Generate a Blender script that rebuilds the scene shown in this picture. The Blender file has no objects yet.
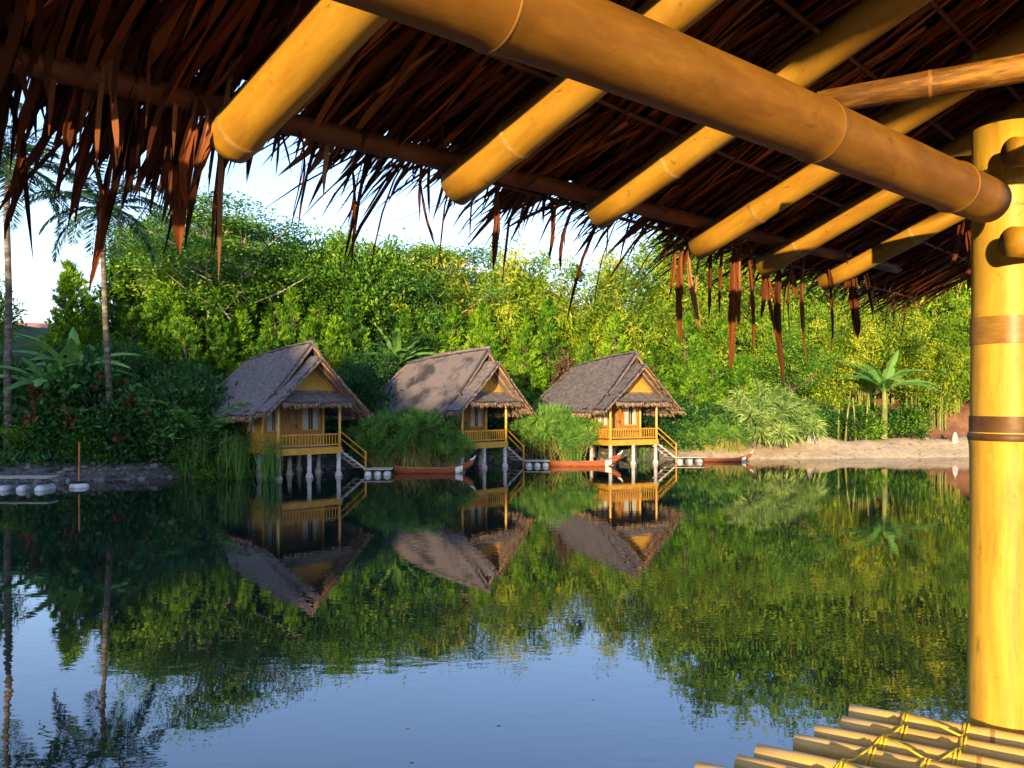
import bpy, bmesh, math, random
import numpy as np
from mathutils import Vector, Matrix
R = math.radians
rng = np.random.default_rng(7)
random.seed(7)
scene = bpy.context.scene
COL = scene.collection
F = 826.0; CAMZ = 3.4; HOR = 400.0

# ------------------------------------------------------------------ helpers
def link(o, parent=None):
    COL.objects.link(o)
    if parent is not None: o.parent = parent
    return o
def tag(o, label=None, cat=None, group=None, kind=None):
    if label: o['label'] = label
    if cat: o['category'] = cat
    if group: o['group'] = group
    if kind: o['kind'] = kind
    return o
def empty(name, loc=(0, 0, 0), rz=0.0, label=None, cat=None, group=None, scale=1.0):
    o = bpy.data.objects.new(name, None); o.empty_display_size = 0.2
    link(o); o.location = loc; o.rotation_euler = (0, 0, rz); o.scale = (scale,) * 3
    return tag(o, label, cat, group)
def mkobj(name, mesh, mat=None, parent=None, smooth=False):
    if mat is not None and len(mesh.materials) == 0: mesh.materials.append(mat)
    if smooth:
        mesh.polygons.foreach_set('use_smooth', [True] * len(mesh.polygons))
    return link(bpy.data.objects.new(name, mesh), parent)

class MB:
    """collects geometry for ONE mesh"""
    def __init__(s): s.v = []; s.f = []; s.t = []
    def add(s, vs, fs, tint=0.5):
        b = len(s.v); s.v.extend([tuple(v) for v in vs]); s.t.extend([tint] * len(vs))
        s.f.extend([tuple(b + i for i in f) for f in fs])
    def box(s, a, b, M=None, tint=0.5):
        x0, y0, z0 = a; x1, y1, z1 = b
        vs = [Vector(p) for p in ((x0,y0,z0),(x1,y0,z0),(x1,y1,z0),(x0,y1,z0),(x0,y0,z1),(x1,y0,z1),(x1,y1,z1),(x0,y1,z1))]
        if M is not None: vs = [M @ v for v in vs]
        s.add(vs, [(0,3,2,1),(4,5,6,7),(0,1,5,4),(1,2,6,5),(2,3,7,6),(3,0,4,7)], tint)
    def tube(s, pts, rads, n=8, cap=True, tint=0.5):
        pts = [Vector(p) for p in pts]; m = len(pts)
        if not hasattr(rads, '__len__'): rads = [rads] * m
        vs = []; prev = None
        for i in range(m):
            d = (pts[min(i+1, m-1)] - pts[max(i-1, 0)]).normalized()
            if prev is None:
                a = Vector((0, 0, 1)) if abs(d.z) < .9 else Vector((1, 0, 0))
                u = d.cross(a).normalized()
            else:
                u = (prev - d * prev.dot(d)).normalized()
            prev = u; w = d.cross(u)
            for k in range(n):
                t = 2 * math.pi * k / n
                vs.append(pts[i] + (u * math.cos(t) + w * math.sin(t)) * rads[i])
        fs = []
        for i in range(m - 1):
            for k in range(n):
                a = i*n+k; b = i*n+(k+1) % n
                fs.append((a, b, b+n, a+n))
        if cap:
            fs.append(tuple(range(n-1, -1, -1))); fs.append(tuple((m-1)*n + k for k in range(n)))
        s.add(vs, fs, tint)
    def mesh(s, name):
        me = bpy.data.meshes.new(name); me.from_pydata(s.v, [], s.f); me.update()
        at = me.attributes.new('tint', 'FLOAT', 'POINT'); at.data.foreach_set('value', s.t)
        return me
    def build(s, name, mat, parent=None, smooth=False):
        return mkobj(name, s.mesh(name), mat, parent, smooth)

def quads_mesh(name, V, T, nper=4):
    """V (N,nper,3) independent polygons, T (N,) tint"""
    N = V.shape[0]; me = bpy.data.meshes.new(name)
    me.vertices.add(N * nper); me.vertices.foreach_set('co', V.reshape(-1).astype(np.float32))
    me.loops.add(N * nper); me.loops.foreach_set('vertex_index', np.arange(N * nper, dtype=np.int32))
    me.polygons.add(N); me.polygons.foreach_set('loop_start', np.arange(0, N * nper, nper, dtype=np.int32))
    me.update(calc_edges=True); me.validate()
    at = me.attributes.new('tint', 'FLOAT', 'POINT'); at.data.foreach_set('value', np.repeat(T, nper).astype(np.float32))
    return me
def unit(a): return a / (np.linalg.norm(a, axis=-1, keepdims=True) + 1e-9)
def leaves(C, D, L, W, rn=None, fat=.45):
    """diamond leaves: base C, direction D, length L, width W"""
    N = len(C); D = unit(D); rn = unit(rng.normal(size=(N, 3))) if rn is None else rn
    S = unit(np.cross(D, rn)) * np.asarray(W).reshape(-1, 1) * .5
    L = np.asarray(L).reshape(-1, 1)
    Nn = unit(np.cross(S, D))
    mid = C + D * L * fat
    return np.stack([C, mid + S + Nn * L * .04, C + D * L, mid - S + Nn * L * .04], axis=1)

# ------------------------------------------------------------------ materials
def newmat(name):
    m = bpy.data.materials.new(name); m.use_nodes = True
    nt = m.node_tree; nt.nodes.clear()
    return m, nt, nt.nodes, nt.links
def ramp(nodes, cols):
    r = nodes.new('ShaderNodeValToRGB'); e = r.color_ramp.elements
    while len(e) < len(cols): e.new(.5)
    for i, (p, c) in enumerate(cols): e[i].position = p; e[i].color = (*c, 1)
    return r
def mat_noise(name, cols, scale=5.0, stretch=(1, 1, 1), rough=.7, bump=.3, detail=6, spec=.3, tintmix=0.0, bscale=None, bdist=.02, coat=0):
    m, nt, N, L = newmat(name)
    out = N.new('ShaderNodeOutputMaterial'); p = N.new('ShaderNodeBsdfPrincipled')
    tc = N.new('ShaderNodeTexCoord'); mp = N.new('ShaderNodeMapping'); mp.inputs['Scale'].default_value = stretch
    nz = N.new('ShaderNodeTexNoise'); nz.inputs['Scale'].default_value = scale; nz.inputs['Detail'].default_value = detail; nz.inputs['Roughness'].default_value = .65
    L.new(tc.outputs['Object'], mp.inputs[0]); L.new(mp.outputs[0], nz.inputs['Vector'])
    r = ramp(N, cols)
    src = nz.outputs['Fac']
    oi = N.new('ShaderNodeObjectInfo')
    a = N.new('ShaderNodeMath'); a.operation = 'MULTIPLY_ADD'; a.inputs[1].default_value = .14; a.inputs[2].default_value = -.07
    L.new(oi.outputs['Random'], a.inputs[0])
    b = N.new('ShaderNodeMath'); b.operation = 'ADD'; L.new(src, b.inputs[0]); L.new(a.outputs[0], b.inputs[1]); src = b.outputs[0]
    if tintmix:
        at = N.new('ShaderNodeAttribute'); at.attribute_name = 'tint'
        mx = N.new('ShaderNodeMix'); mx.inputs[0].default_value = tintmix
        L.new(src, mx.inputs[2]); L.new(at.outputs['Fac'], mx.inputs[3]); src = mx.outputs[0]
    L.new(src, r.inputs[0]); L.new(r.outputs[0], p.inputs['Base Color'])
    p.inputs['Roughness'].default_value = rough; p.inputs['Specular IOR Level'].default_value = spec
    if coat: p.inputs['Coat Weight'].default_value = coat; p.inputs['Coat Roughness'].default_value = .25
    if bump:
        bn = N.new('ShaderNodeBump'); bn.inputs['Strength'].default_value = bump; bn.inputs['Distance'].default_value = bdist
        n2 = N.new('ShaderNodeTexNoise'); n2.inputs['Scale'].default_value = bscale or scale * 2; n2.inputs['Detail'].default_value = 8
        L.new(mp.outputs[0], n2.inputs['Vector']); L.new(n2.outputs['Fac'], bn.inputs['Height']); L.new(bn.outputs[0], p.inputs['Normal'])
    L.new(p.outputs[0], out.inputs[0]); return m
def stain(m, scale, stretch, col, lo, hi):
    nt = m.node_tree; N = nt.nodes; L = nt.links; p = [n for n in N if n.type == 'BSDF_PRINCIPLED'][0]
    src = p.inputs['Base Color'].links[0].from_socket
    tc = N.new('ShaderNodeTexCoord'); mp = N.new('ShaderNodeMapping'); mp.inputs['Scale'].default_value = stretch
    t = N.new('ShaderNodeTexNoise'); t.inputs['Scale'].default_value = scale; t.inputs['Detail'].default_value = 9; t.inputs['Roughness'].default_value = .7; t.inputs['Distortion'].default_value = .4
    L.new(tc.outputs['Object'], mp.inputs[0]); L.new(mp.outputs[0], t.inputs['Vector'])
    r_ = N.new('ShaderNodeMapRange'); r_.inputs[1].default_value = lo; r_.inputs[2].default_value = hi; L.new(t.outputs['Fac'], r_.inputs[0])
    mx = N.new('ShaderNodeMix'); mx.data_type = 'RGBA'; L.new(r_.outputs[0], mx.inputs[0]); L.new(src, mx.inputs[6]); mx.inputs[7].default_value = (*col, 1)
    L.new(mx.outputs[2], p.inputs['Base Color']); return m
def mat_leaf(name, cols, trans=.3, rough=.5, spec=.25, nscale=.6):
    m, nt, N, L = newmat(name)
    out = N.new('ShaderNodeOutputMaterial'); p = N.new('ShaderNodeBsdfPrincipled'); tr = N.new('ShaderNodeBsdfTranslucent')
    at = N.new('ShaderNodeAttribute'); at.attribute_name = 'tint'; oi = N.new('ShaderNodeObjectInfo')
    a = N.new('ShaderNodeMath'); a.operation = 'MULTIPLY_ADD'; a.inputs[1].default_value = .36; a.inputs[2].default_value = -.18
    L.new(oi.outputs['Random'], a.inputs[0])
    b = N.new('ShaderNodeMath'); b.operation = 'ADD'; L.new(at.outputs['Fac'], b.inputs[0]); L.new(a.outputs[0], b.inputs[1])
    r = ramp(N, cols); L.new(b.outputs[0], r.inputs[0])
    L.new(r.outputs[0], p.inputs['Base Color']); L.new(r.outputs[0], tr.inputs['Color'])
    p.inputs['Roughness'].default_value = rough; p.inputs['Specular IOR Level'].default_value = spec
    mx = N.new('ShaderNodeMixShader'); mx.inputs[0].default_value = trans
    L.new(p.outputs[0], mx.inputs[1]); L.new(tr.outputs[0], mx.inputs[2]); L.new(mx.outputs[0], out.inputs[0])
    return m
M = {}
M['bamboo'] = mat_noise('bamboo', [(.25, (.19,.085,.006)), (.42, (.30,.145,.010)), (.6, (.37,.195,.016)), (.85, (.44,.25,.035))], 6, (5,5,.9), rough=.55, bump=.16, spec=.3, bscale=14, bdist=.004)
M['bamboo_post'] = mat_noise('bamboo_post', [(.25, (.34,.175,.014)), (.42, (.46,.27,.024)), (.6, (.53,.325,.034)), (.85, (.60,.40,.07))], 5, (6,6,.6), rough=.5, bump=.14, spec=.3, bscale=14, bdist=.004, coat=0)
M['bamboo_old'] = mat_noise('bamboo_old', [(.3, (.17,.068,.007)), (.45, (.21,.090,.009)), (.6, (.25,.115,.012)), (.8, (.31,.155,.022))], 5, (5,5,.9), rough=.6, bump=.12, spec=.22, bscale=12, bdist=.005)
M['bamboo_weathered'] = mat_noise('bamboo_weathered', [(.3, (.05,.02,.005)), (.48, (.13,.055,.010)), (.58, (.30,.14,.02)), (.8, (.42,.22,.05))], 7, (4,4,.8), rough=.6, bump=.3, spec=.2)
M['bamboo_pale'] = mat_noise('bamboo_pale', [(.25, (.34,.17,.035)), (.42, (.54,.32,.08)), (.6, (.66,.42,.12)), (.85, (.74,.53,.21))], 6, (8,8,.8), rough=.4, bump=.1, spec=.5, bscale=14, bdist=.004)
stain(M['bamboo'], 5, (1.5,1.5,.6), (.20,.085,.010), .46, .74); stain(M['bamboo'], 30, (1,1,.7), (.07,.03,.008), .60, .72)
stain(M['bamboo_post'], 3, (2.2,2.2,.5), (.27,.13,.015), .44, .72); stain(M['bamboo_post'], 26, (1,1,.8), (.14,.06,.012), .60, .73); stain(M['bamboo_post'], 14, (5,5,.25), (.28,.15,.02), .60, .78)
stain(M['bamboo_old'], 4, (1.5,1.5,.7), (.085,.032,.006), .46, .74); stain(M['bamboo_old'], 30, (1,1,.7), (.05,.02,.006), .60, .74); stain(M['bamboo_pale'], 20, (1,1,.6), (.20,.10,.03), .58, .80)
M['node'] = mat_noise('bamboo_node', [(.3, (.22,.11,.03)), (.6, (.42,.24,.06)), (.8, (.55,.34,.10))], 12, rough=.5, bump=.1)
M['node_old'] = mat_noise('bamboo_node_old', [(.3, (.12,.05,.01)), (.6, (.26,.12,.02)), (.8, (.36,.19,.04))], 12, rough=.5, bump=.1)
M['node_dark'] = mat_noise('bamboo_node_dark', [(.3, (.05,.022,.008)), (.6, (.12,.055,.015)), (.8, (.22,.11,.03))], 10, rough=.5, bump=.1)
M['band'] = mat_noise('bamboo_band', [(.3, (.20,.10,.018)), (.6, (.29,.155,.025)), (.8, (.36,.20,.035))], 8, (3,3,10), rough=.4, bump=.05)
M['hollow'] = mat_noise('bamboo_end', [(.3, (.30,.19,.07)), (.7, (.55,.38,.17))], 30, rough=.8)
M['timber'] = mat_noise('dark_timber', [(.3, (.07,.018,.004)), (.6, (.15,.040,.008)), (.8, (.22,.07,.016))], 5, (1,1,1), rough=.6, bump=.2)
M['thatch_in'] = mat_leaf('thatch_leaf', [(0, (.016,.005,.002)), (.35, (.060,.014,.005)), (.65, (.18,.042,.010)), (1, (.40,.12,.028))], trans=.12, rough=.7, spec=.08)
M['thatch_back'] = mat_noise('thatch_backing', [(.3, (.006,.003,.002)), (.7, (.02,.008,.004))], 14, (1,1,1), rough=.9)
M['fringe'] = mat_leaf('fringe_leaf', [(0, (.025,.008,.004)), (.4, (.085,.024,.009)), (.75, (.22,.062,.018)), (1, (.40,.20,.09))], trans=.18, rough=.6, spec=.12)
M['cord'] = mat_noise('yellow_cord', [(.3, (.55,.38,.02)), (.7, (.75,.55,.03))], 20, rough=.4, bump=0)
M['thatch'] = mat_noise('grey_thatch', [(.30, (.050,.043,.045)), (.42, (.125,.108,.108)), (.52, (.19,.165,.160)), (.62, (.27,.235,.22)), (.8, (.33,.22,.15))], 3.0, (1.2,1.2,2.4), rough=.9, bump=1.0, bscale=34, bdist=.06, spec=.1, detail=10, tintmix=.35)
M['thatch_sun_patch'] = mat_noise('sun_patch_thatch', [(.36, (.06,.05,.052)), (.45, (.14,.12,.12)), (.52, (.195,.165,.16)), (.60, (.20,.155,.145)), (.78, (.27,.185,.15))], .75, (1,1,1.3), rough=.9, bump=1.0, bscale=34, bdist=.06, spec=.1, detail=12)  # brown patches of sun painted into the grey thatch
M['thatch_edge'] = mat_leaf('thatch_edge', [(0, (.07,.045,.035)), (.5, (.20,.13,.09)), (1, (.38,.25,.15))], trans=.05, rough=.9, spec=.1)
M['weave'] = mat_noise('woven_bamboo', [(.3, (.34,.17,.02)), (.5, (.48,.26,.035)), (.7, (.58,.34,.06))], 9, (6,6,.6), rough=.6, bump=.3, bscale=20)
M['board'] = mat_noise('yellow_board', [(.3, (.38,.19,.02)), (.6, (.54,.28,.03)), (.8, (.62,.36,.06))], 4, (1,1,3), rough=.5, bump=.15)
M['door'] = mat_noise('brown_door', [(.3, (.20,.085,.02)), (.6, (.36,.17,.04)), (.8, (.42,.22,.06))], 5, (4,4,.5), rough=.5, bump=.1)
M['barge'] = mat_noise('orange_timber', [(.3, (.32,.14,.04)), (.6, (.52,.26,.08)), (.8, (.6,.34,.12))], 4, rough=.6, bump=.15)
M['curtain'] = mat_noise('curtain', [(.3, (.28,.32,.37)), (.7, (.44,.48,.52))], 6, (10,10,.3), rough=.8, bump=.3)
M['dark'] = mat_noise('dark_interior', [(.3, (.012,.010,.010)), (.7, (.03,.022,.018))], 3, rough=.6, bump=0)  # near-black for the painted room shade, door handle and float cap
M['stilt'] = mat_noise('concrete', [(.3, (.26,.24,.22)), (.5, (.46,.43,.40)), (.75, (.62,.58,.54))], 5, rough=.85, bump=.3)
M['plank'] = mat_noise('grey_plank', [(.3, (.26,.22,.18)), (.6, (.46,.41,.34)), (.8, (.58,.53,.46))], 4, (1,1,4), rough=.8, bump=.3)
M['float'] = mat_noise('white_drum', [(.3, (.22,.22,.19)), (.5, (.50,.50,.48)), (.8, (.66,.66,.65))], 4, rough=.45, bump=.1)
M['boat'] = mat_noise('boat_hull', [(.3, (.16,.040,.016)), (.6, (.30,.085,.030)), (.8, (.38,.14,.06))], 4, (.5,2,3), rough=.4, bump=.1)
stain(M['stilt'], 5, (1,1,.5), (.13,.13,.09), .46, .70); stain(M['board'], 3, (1,1,1), (.30,.15,.02), .48, .72); stain(M['boat'], 9, (.4,1,2), (.12,.045,.02), .52, .72)
M['boat_in'] = mat_noise('boat_inside', [(.3, (.12,.05,.03)), (.7, (.28,.13,.07))], 5, rough=.7)
M['white'] = mat_noise('white_paint', [(.3, (.6,.58,.54)), (.7, (.8,.78,.74))], 6, rough=.5)
M['rust'] = mat_noise('rusty_pipe', [(.3, (.25,.07,.02)), (.7, (.48,.17,.05))], 8, rough=.6)
M['bark'] = mat_noise('bark', [(.3, (.07,.05,.035)), (.6, (.17,.13,.10)), (.8, (.26,.21,.16))], 4, (2,2,.6), rough=.9, bump=.5)
M['bark_pale'] = mat_noise('pale_bark', [(.3, (.20,.17,.14)), (.55, (.42,.38,.33)), (.8, (.60,.56,.50))], 3, (1,1,3), rough=.9, bump=.4)
M['palm_bark'] = mat_noise('palm_bark', [(.3, (.03,.025,.018)), (.52, (.085,.07,.05)), (.72, (.26,.235,.20))], 2.2, (1,1,3), rough=.9, bump=.4)
M['culm'] = mat_noise('bamboo_culm', [(.3, (.10,.12,.03)), (.6, (.26,.27,.07)), (.8, (.42,.37,.12))], 3, (1,1,.6), rough=.5, bump=0)
M['rock'] = mat_noise('bank_stone', [(.3, (.04,.038,.034)), (.55, (.10,.094,.085)), (.8, (.24,.22,.20))], 2.5, rough=.9, bump=.4, tintmix=.4)
M['pine'] = mat_leaf('pine_needles', [(0, (.012,.050,.005)), (.38, (.048,.165,.008)), (.72, (.15,.33,.013)), (1, (.32,.50,.022))])
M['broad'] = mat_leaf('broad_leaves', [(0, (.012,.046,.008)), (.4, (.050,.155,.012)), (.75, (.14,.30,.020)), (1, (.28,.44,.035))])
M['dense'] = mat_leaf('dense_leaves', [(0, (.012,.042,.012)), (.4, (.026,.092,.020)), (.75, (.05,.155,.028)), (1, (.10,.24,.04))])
M['bambooleaf'] = mat_leaf('bamboo_leaves', [(0, (.022,.060,.006)), (.38, (.09,.19,.010)), (.72, (.24,.38,.018)), (1, (.44,.49,.035))], trans=.35)
M['greenbamboo'] = mat_leaf('green_bamboo_leaves', [(0, (.03,.10,.009)), (.4, (.09,.23,.013)), (.75, (.20,.36,.020)), (1, (.36,.48,.03))], trans=.35)
M['feather'] = mat_leaf('feathery_leaves', [(0, (.03,.10,.022)), (.4, (.08,.22,.035)), (.75, (.16,.34,.05)), (1, (.28,.46,.07))])
M['reed'] = mat_leaf('reed_leaves', [(0, (.04,.11,.018)), (.5, (.10,.23,.03)), (1, (.24,.38,.07))])
M['palm'] = mat_leaf('palm_leaves', [(0, (.010,.035,.018)), (.5, (.022,.075,.032)), (1, (.05,.13,.05))], rough=.4)
M['banana'] = mat_leaf('banana_leaves', [(0, (.05,.17,.04)), (.5, (.12,.29,.06)), (1, (.24,.42,.09))], rough=.4)
M['pandan'] = mat_leaf('pandan_leaves', [(0, (.08,.17,.04)), (.5, (.22,.36,.09)), (1, (.48,.56,.20))])
M['red'] = mat_leaf('red_leaves', [(0, (.12,.02,.018)), (.5, (.26,.035,.03)), (1, (.42,.07,.05))])
M['brownleaf'] = mat_leaf('brown_leaves', [(0, (.06,.035,.02)), (.5, (.14,.075,.045)), (1, (.22,.13,.07))])
M['tile'] = mat_noise('red_tile', [(.3, (.30,.14,.11)), (.7, (.48,.26,.20))], 3, (1,4,1), rough=.8)
M['plaster'] = mat_noise('plaster', [(.3, (.45,.42,.38)), (.7, (.62,.58,.52))], 2, rough=.9)

# ------------------------------------------------------------------ terrain
SHORE = np.array([(-36,8),(-31,24),(-21.5,33.6),(-17.0,35.0),(-13.6,37.0),(-10.5,39.8),(-5.8,42.6),(0.4,45.6),(5,46.8),(10.8,47.0),(20,48.4),(28,49.3),(38,47),(46,36),(48,15),(40,-6),(20,-14),(-4,-12),(-24,-8),(-34,0)], float)
def sdist(x, y):
    x = np.asarray(x, float); y = np.asarray(y, float)
    d = np.full(x.shape, 1e9); inside = np.zeros(x.shape, bool); n = len(SHORE)
    for i in range(n):
        a = SHORE[i]; b = SHORE[(i+1) % n]; ab = b - a
        t = np.clip(((x-a[0])*ab[0] + (y-a[1])*ab[1]) / (ab@ab), 0, 1)
        d = np.minimum(d, np.hypot(x - a[0] - t*ab[0], y - a[1] - t*ab[1]))
        c = ((a[1] > y) != (b[1] > y))
        xx = (b[0]-a[0]) * (y-a[1]) / ((b[1]-a[1]) if b[1] != a[1] else 1e-9) + a[0]
        inside ^= (c & (x < xx))
    return np.where(inside, -d, d)
def sm(t): t = np.clip(t, 0, 1); return t*t*(3-2*t)
SUNAZ, SUNEL = R(-12), R(6)          # sun behind the viewer, slightly to the left; azimuth of light travel from +Y
TRAV = (math.sin(-SUNAZ), math.cos(SUNAZ))
def gh(x, y):
    x = np.asarray(x, float); y = np.asarray(y, float)
    d = sdist(x, y)
    wob = .25*np.sin(x*.9+y*.31)*np.sin(y*.7-x*.2) + .12*np.sin(x*2.3+1)*np.sin(y*2.1)
    z = np.where(d < 0, -1.3*sm(-d/2.5), 0)
    right = sm((x-7)/5.0)
    bank = (1-right)*(.62*sm(d/1.1) + .05*d) + right*(.22*sm(d/.5) + .62*sm((d-.4)/3.0) + .03*d + 1.7*sm((d-4.4)/2.6)*sm((x-19)/4))
    far = .30*np.clip(d-7, 0, 22) * sm((y-10)/25)
    z = np.where(d >= 0, bank + far + wob*sm(d/4)*.8 + wob*.1, z)
    # unseen rise behind the viewer, higher leftwards, shaped to shade the left bank
    u = x*math.cos(SUNAZ) - y*TRAV[0]
    k = sm((-y-45)/55)
    prof = 6.0 + 9.0*sm((-u-1)/15) + 4*sm((-u-16)/22) + 1.4*np.sin(u*.55)+.7*np.sin(u*1.7+1)
    return z + k*np.clip(prof, 0, 99)
def build_ground():
    def axis(lo, hi, clo, chi, fine, coarse):
        a = list(np.arange(clo, chi+1e-6, fine)); s = fine; v = chi
        while v < hi: s = min(s*1.25, coarse); v += s; a.append(v)
        s = fine; v = clo
        while v > lo: s = min(s*1.25, coarse); v -= s; a.insert(0, v)
        return np.array(a)
    xs = axis(-900, 900, -30, 40, .6, 60); ys = axis(-500, 1200, 24, 62, .6, 50)
    ys = np.unique(np.concatenate([ys, np.arange(-130, 24, 3.0)]))
    X, Y = np.meshgrid(xs, ys); Z = gh(X, Y)
    n, m = X.shape
    V = np.stack([X, Y, Z], -1).reshape(-1, 3)
    idx = np.arange(n*m).reshape(n, m)
    Q = np.stack([idx[:-1,:-1], idx[:-1,1:], idx[1:,1:], idx[1:,:-1]], -1).reshape(-1, 4)
    me = bpy.data.meshes.new('ground'); me.from_pydata(V.tolist(), [], Q.tolist()); me.update()
    d = sdist(X, Y).reshape(-1); x = X.reshape(-1)
    sand = sm((x-6)/5) * (1-sm((d-3.4)/1.2))
    soil = sm((x-18)/3) * sm((d-3.2)/1.0)*(1-sm((d-9)/3))
    stone = (1-sm((x-6)/5)) * (1-sm((d-1.6)/.8))
    for nm, val in (('sand', sand), ('soil', soil), ('stone', stone)):
        a = me.attributes.new(nm, 'FLOAT', 'POINT'); a.data.foreach_set('value', val.astype(np.float32))
    m, nt, N, L = newmat('ground')
    out = N.new('ShaderNodeOutputMaterial'); p = N.new('ShaderNodeBsdfPrincipled'); p.inputs['Roughness'].default_value = .95
    tc = N.new('ShaderNodeTexCoord')
    def nz(s, cols, det=8):
        t = N.new('ShaderNodeTexNoise'); t.inputs['Scale'].default_value = s; t.inputs['Detail'].default_value = det; t.inputs['Roughness'].default_value = .7
        L.new(tc.outputs['Object'], t.inputs['Vector']); r = ramp(N, cols); L.new(t.outputs['Fac'], r.inputs[0]); return r.outputs[0], t.outputs['Fac']
    g, gf = nz(1.2, [(.35, (.018,.035,.010)), (.55, (.05,.08,.018)), (.75, (.09,.075,.035))])
    s, sf = nz(2.2, [(.3, (.34,.25,.15)), (.5, (.56,.43,.28)), (.75, (.68,.56,.40))])
    o, of = nz(.8, [(.35, (.13,.055,.025)), (.65, (.30,.14,.07))])
    t, tf = nz(5.0, [(.35, (.05,.047,.042)), (.5, (.07,.066,.06)), (.7, (.17,.16,.15))])
    col = g
    for nm, c in (('soil', o), ('sand', s), ('stone', t)):
        at = N.new('ShaderNodeAttribute'); at.attribute_name = nm; mx = N.new('ShaderNodeMix'); mx.data_type = 'RGBA'
        L.new(at.outputs['Fac'], mx.inputs[0]); L.new(col, mx.inputs[6]); L.new(c, mx.inputs[7]); col = mx.outputs[2]
    L.new(col, p.inputs['Base Color'])
    b = N.new('ShaderNodeBump'); b.inputs['Strength'].default_value = .8; b.inputs['Distance'].default_value = .12; L.new(tf, b.inputs['Height']); L.new(b.outputs[0], p.inputs['Normal'])
    L.new(p.outputs[0], out.inputs[0])
    o = mkobj('ground', me, m, smooth=True); tag(o, kind='structure')
build_ground()

def build_water():
    xs = np.array([-60, 75.]); ys = np.array([-30, 75.])
    me = bpy.data.meshes.new('water')
    me.from_pydata([(-38,-16,0),(50,-16,0),(50,51.5,0),(-38,51.5,0)], [], [(0,1,2,3)]); me.update()
    m, nt, N, L = newmat('lake_water')
    out = N.new('ShaderNodeOutputMaterial'); p = N.new('ShaderNodeBsdfPrincipled')
    p.inputs['Base Color'].default_value = (.006,.012,.010,1); p.inputs['Roughness'].default_value = .015; p.inputs['IOR'].default_value = WIOR
    tc = N.new('ShaderNodeTexCoord')
    mp = N.new('ShaderNodeMapping'); mp.inputs['Scale'].default_value = (1.0, 1.6, 1)
    L.new(tc.outputs['Object'], mp.inputs[0])
    n1 = N.new('ShaderNodeTexNoise'); n1.inputs['Scale'].default_value = 2.6; n1.inputs['Detail'].default_value = 2
    n2 = N.new('ShaderNodeTexNoise'); n2.inputs['Scale'].default_value = .22; n2.inputs['Detail'].default_value = 1
    L.new(mp.outputs[0], n1.inputs['Vector']); L.new(mp.outputs[0], n2.inputs['Vector'])
    pr = N.new('ShaderNodeMapRange'); pr.inputs[1].default_value = .4; pr.inputs[2].default_value = .7; pr.inputs[3].default_value = .25; pr.inputs[4].default_value = 1.0
    L.new(n2.outputs['Fac'], pr.inputs[0])
    mu = N.new('ShaderNodeMath'); mu.operation = 'MULTIPLY'; L.new(n1.outputs['Fac'], mu.inputs[0]); L.new(pr.outputs[0], mu.inputs[1])
    b = N.new('ShaderNodeBump'); b.inputs['Strength'].default_value = 1; b.inputs['Distance'].default_value = .0026
    L.new(mu.outputs[0], b.inputs['Height']); L.new(b.outputs[0], p.inputs['Normal']); L.new(p.outputs[0], out.inputs[0])
    tag(mkobj('water', me, m), kind='structure')
WIOR = 2.05
build_water()

# ------------------------------------------------------------------ plant meshes
def crown_blobs(rx, rz, nc, per, ll, cr, seed, shell=.5, flat=.75, droop=0.0, wr=.5):
    g = np.random.default_rng(seed)
    d = unit(g.normal(size=(nc, 3))); rr = shell + (1-shell)*g.random(nc)**.6
    lump = 1 + .22*np.sin(d[:,0]*5+seed) * np.cos(d[:,2]*4+seed*2) + .12*g.normal(size=nc)
    C = d * (rr*lump)[:,None] * np.array([rx, rx, rz])
    P = C[:,None,:] + g.normal(size=(nc, per, 3))*np.array([cr, cr, cr*flat])
    ct = np.clip(.45 + .22*g.normal(size=nc), 0, 1)
    T = np.clip(ct[:,None] + .16*g.normal(size=(nc, per)), 0, 1).reshape(-1)
    out = unit(P - np.array([0, 0, -rz*.5])); D = (out + g.normal(size=out.shape)*.8 + np.array([0,0,.15-droop])).reshape(-1, 3)
    P = P.reshape(-1, 3); l = ll*(.6+.8*g.random(len(P)))
    return leaves(P, D, l, l*wr), T, C
def limbs(mb, base, tips, r0, g, n=5):
    for t in tips:
        b = np.array(base); mid = (b + t)/2 + g.normal(size=3)*.15*np.linalg.norm(t-b)*.5; mid[2] -= 0.1*np.linalg.norm(t-b)
        mb.tube([b, mid, t], [r0, r0*.6, r0*.2], n, cap=False)
CACHE = {}
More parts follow.
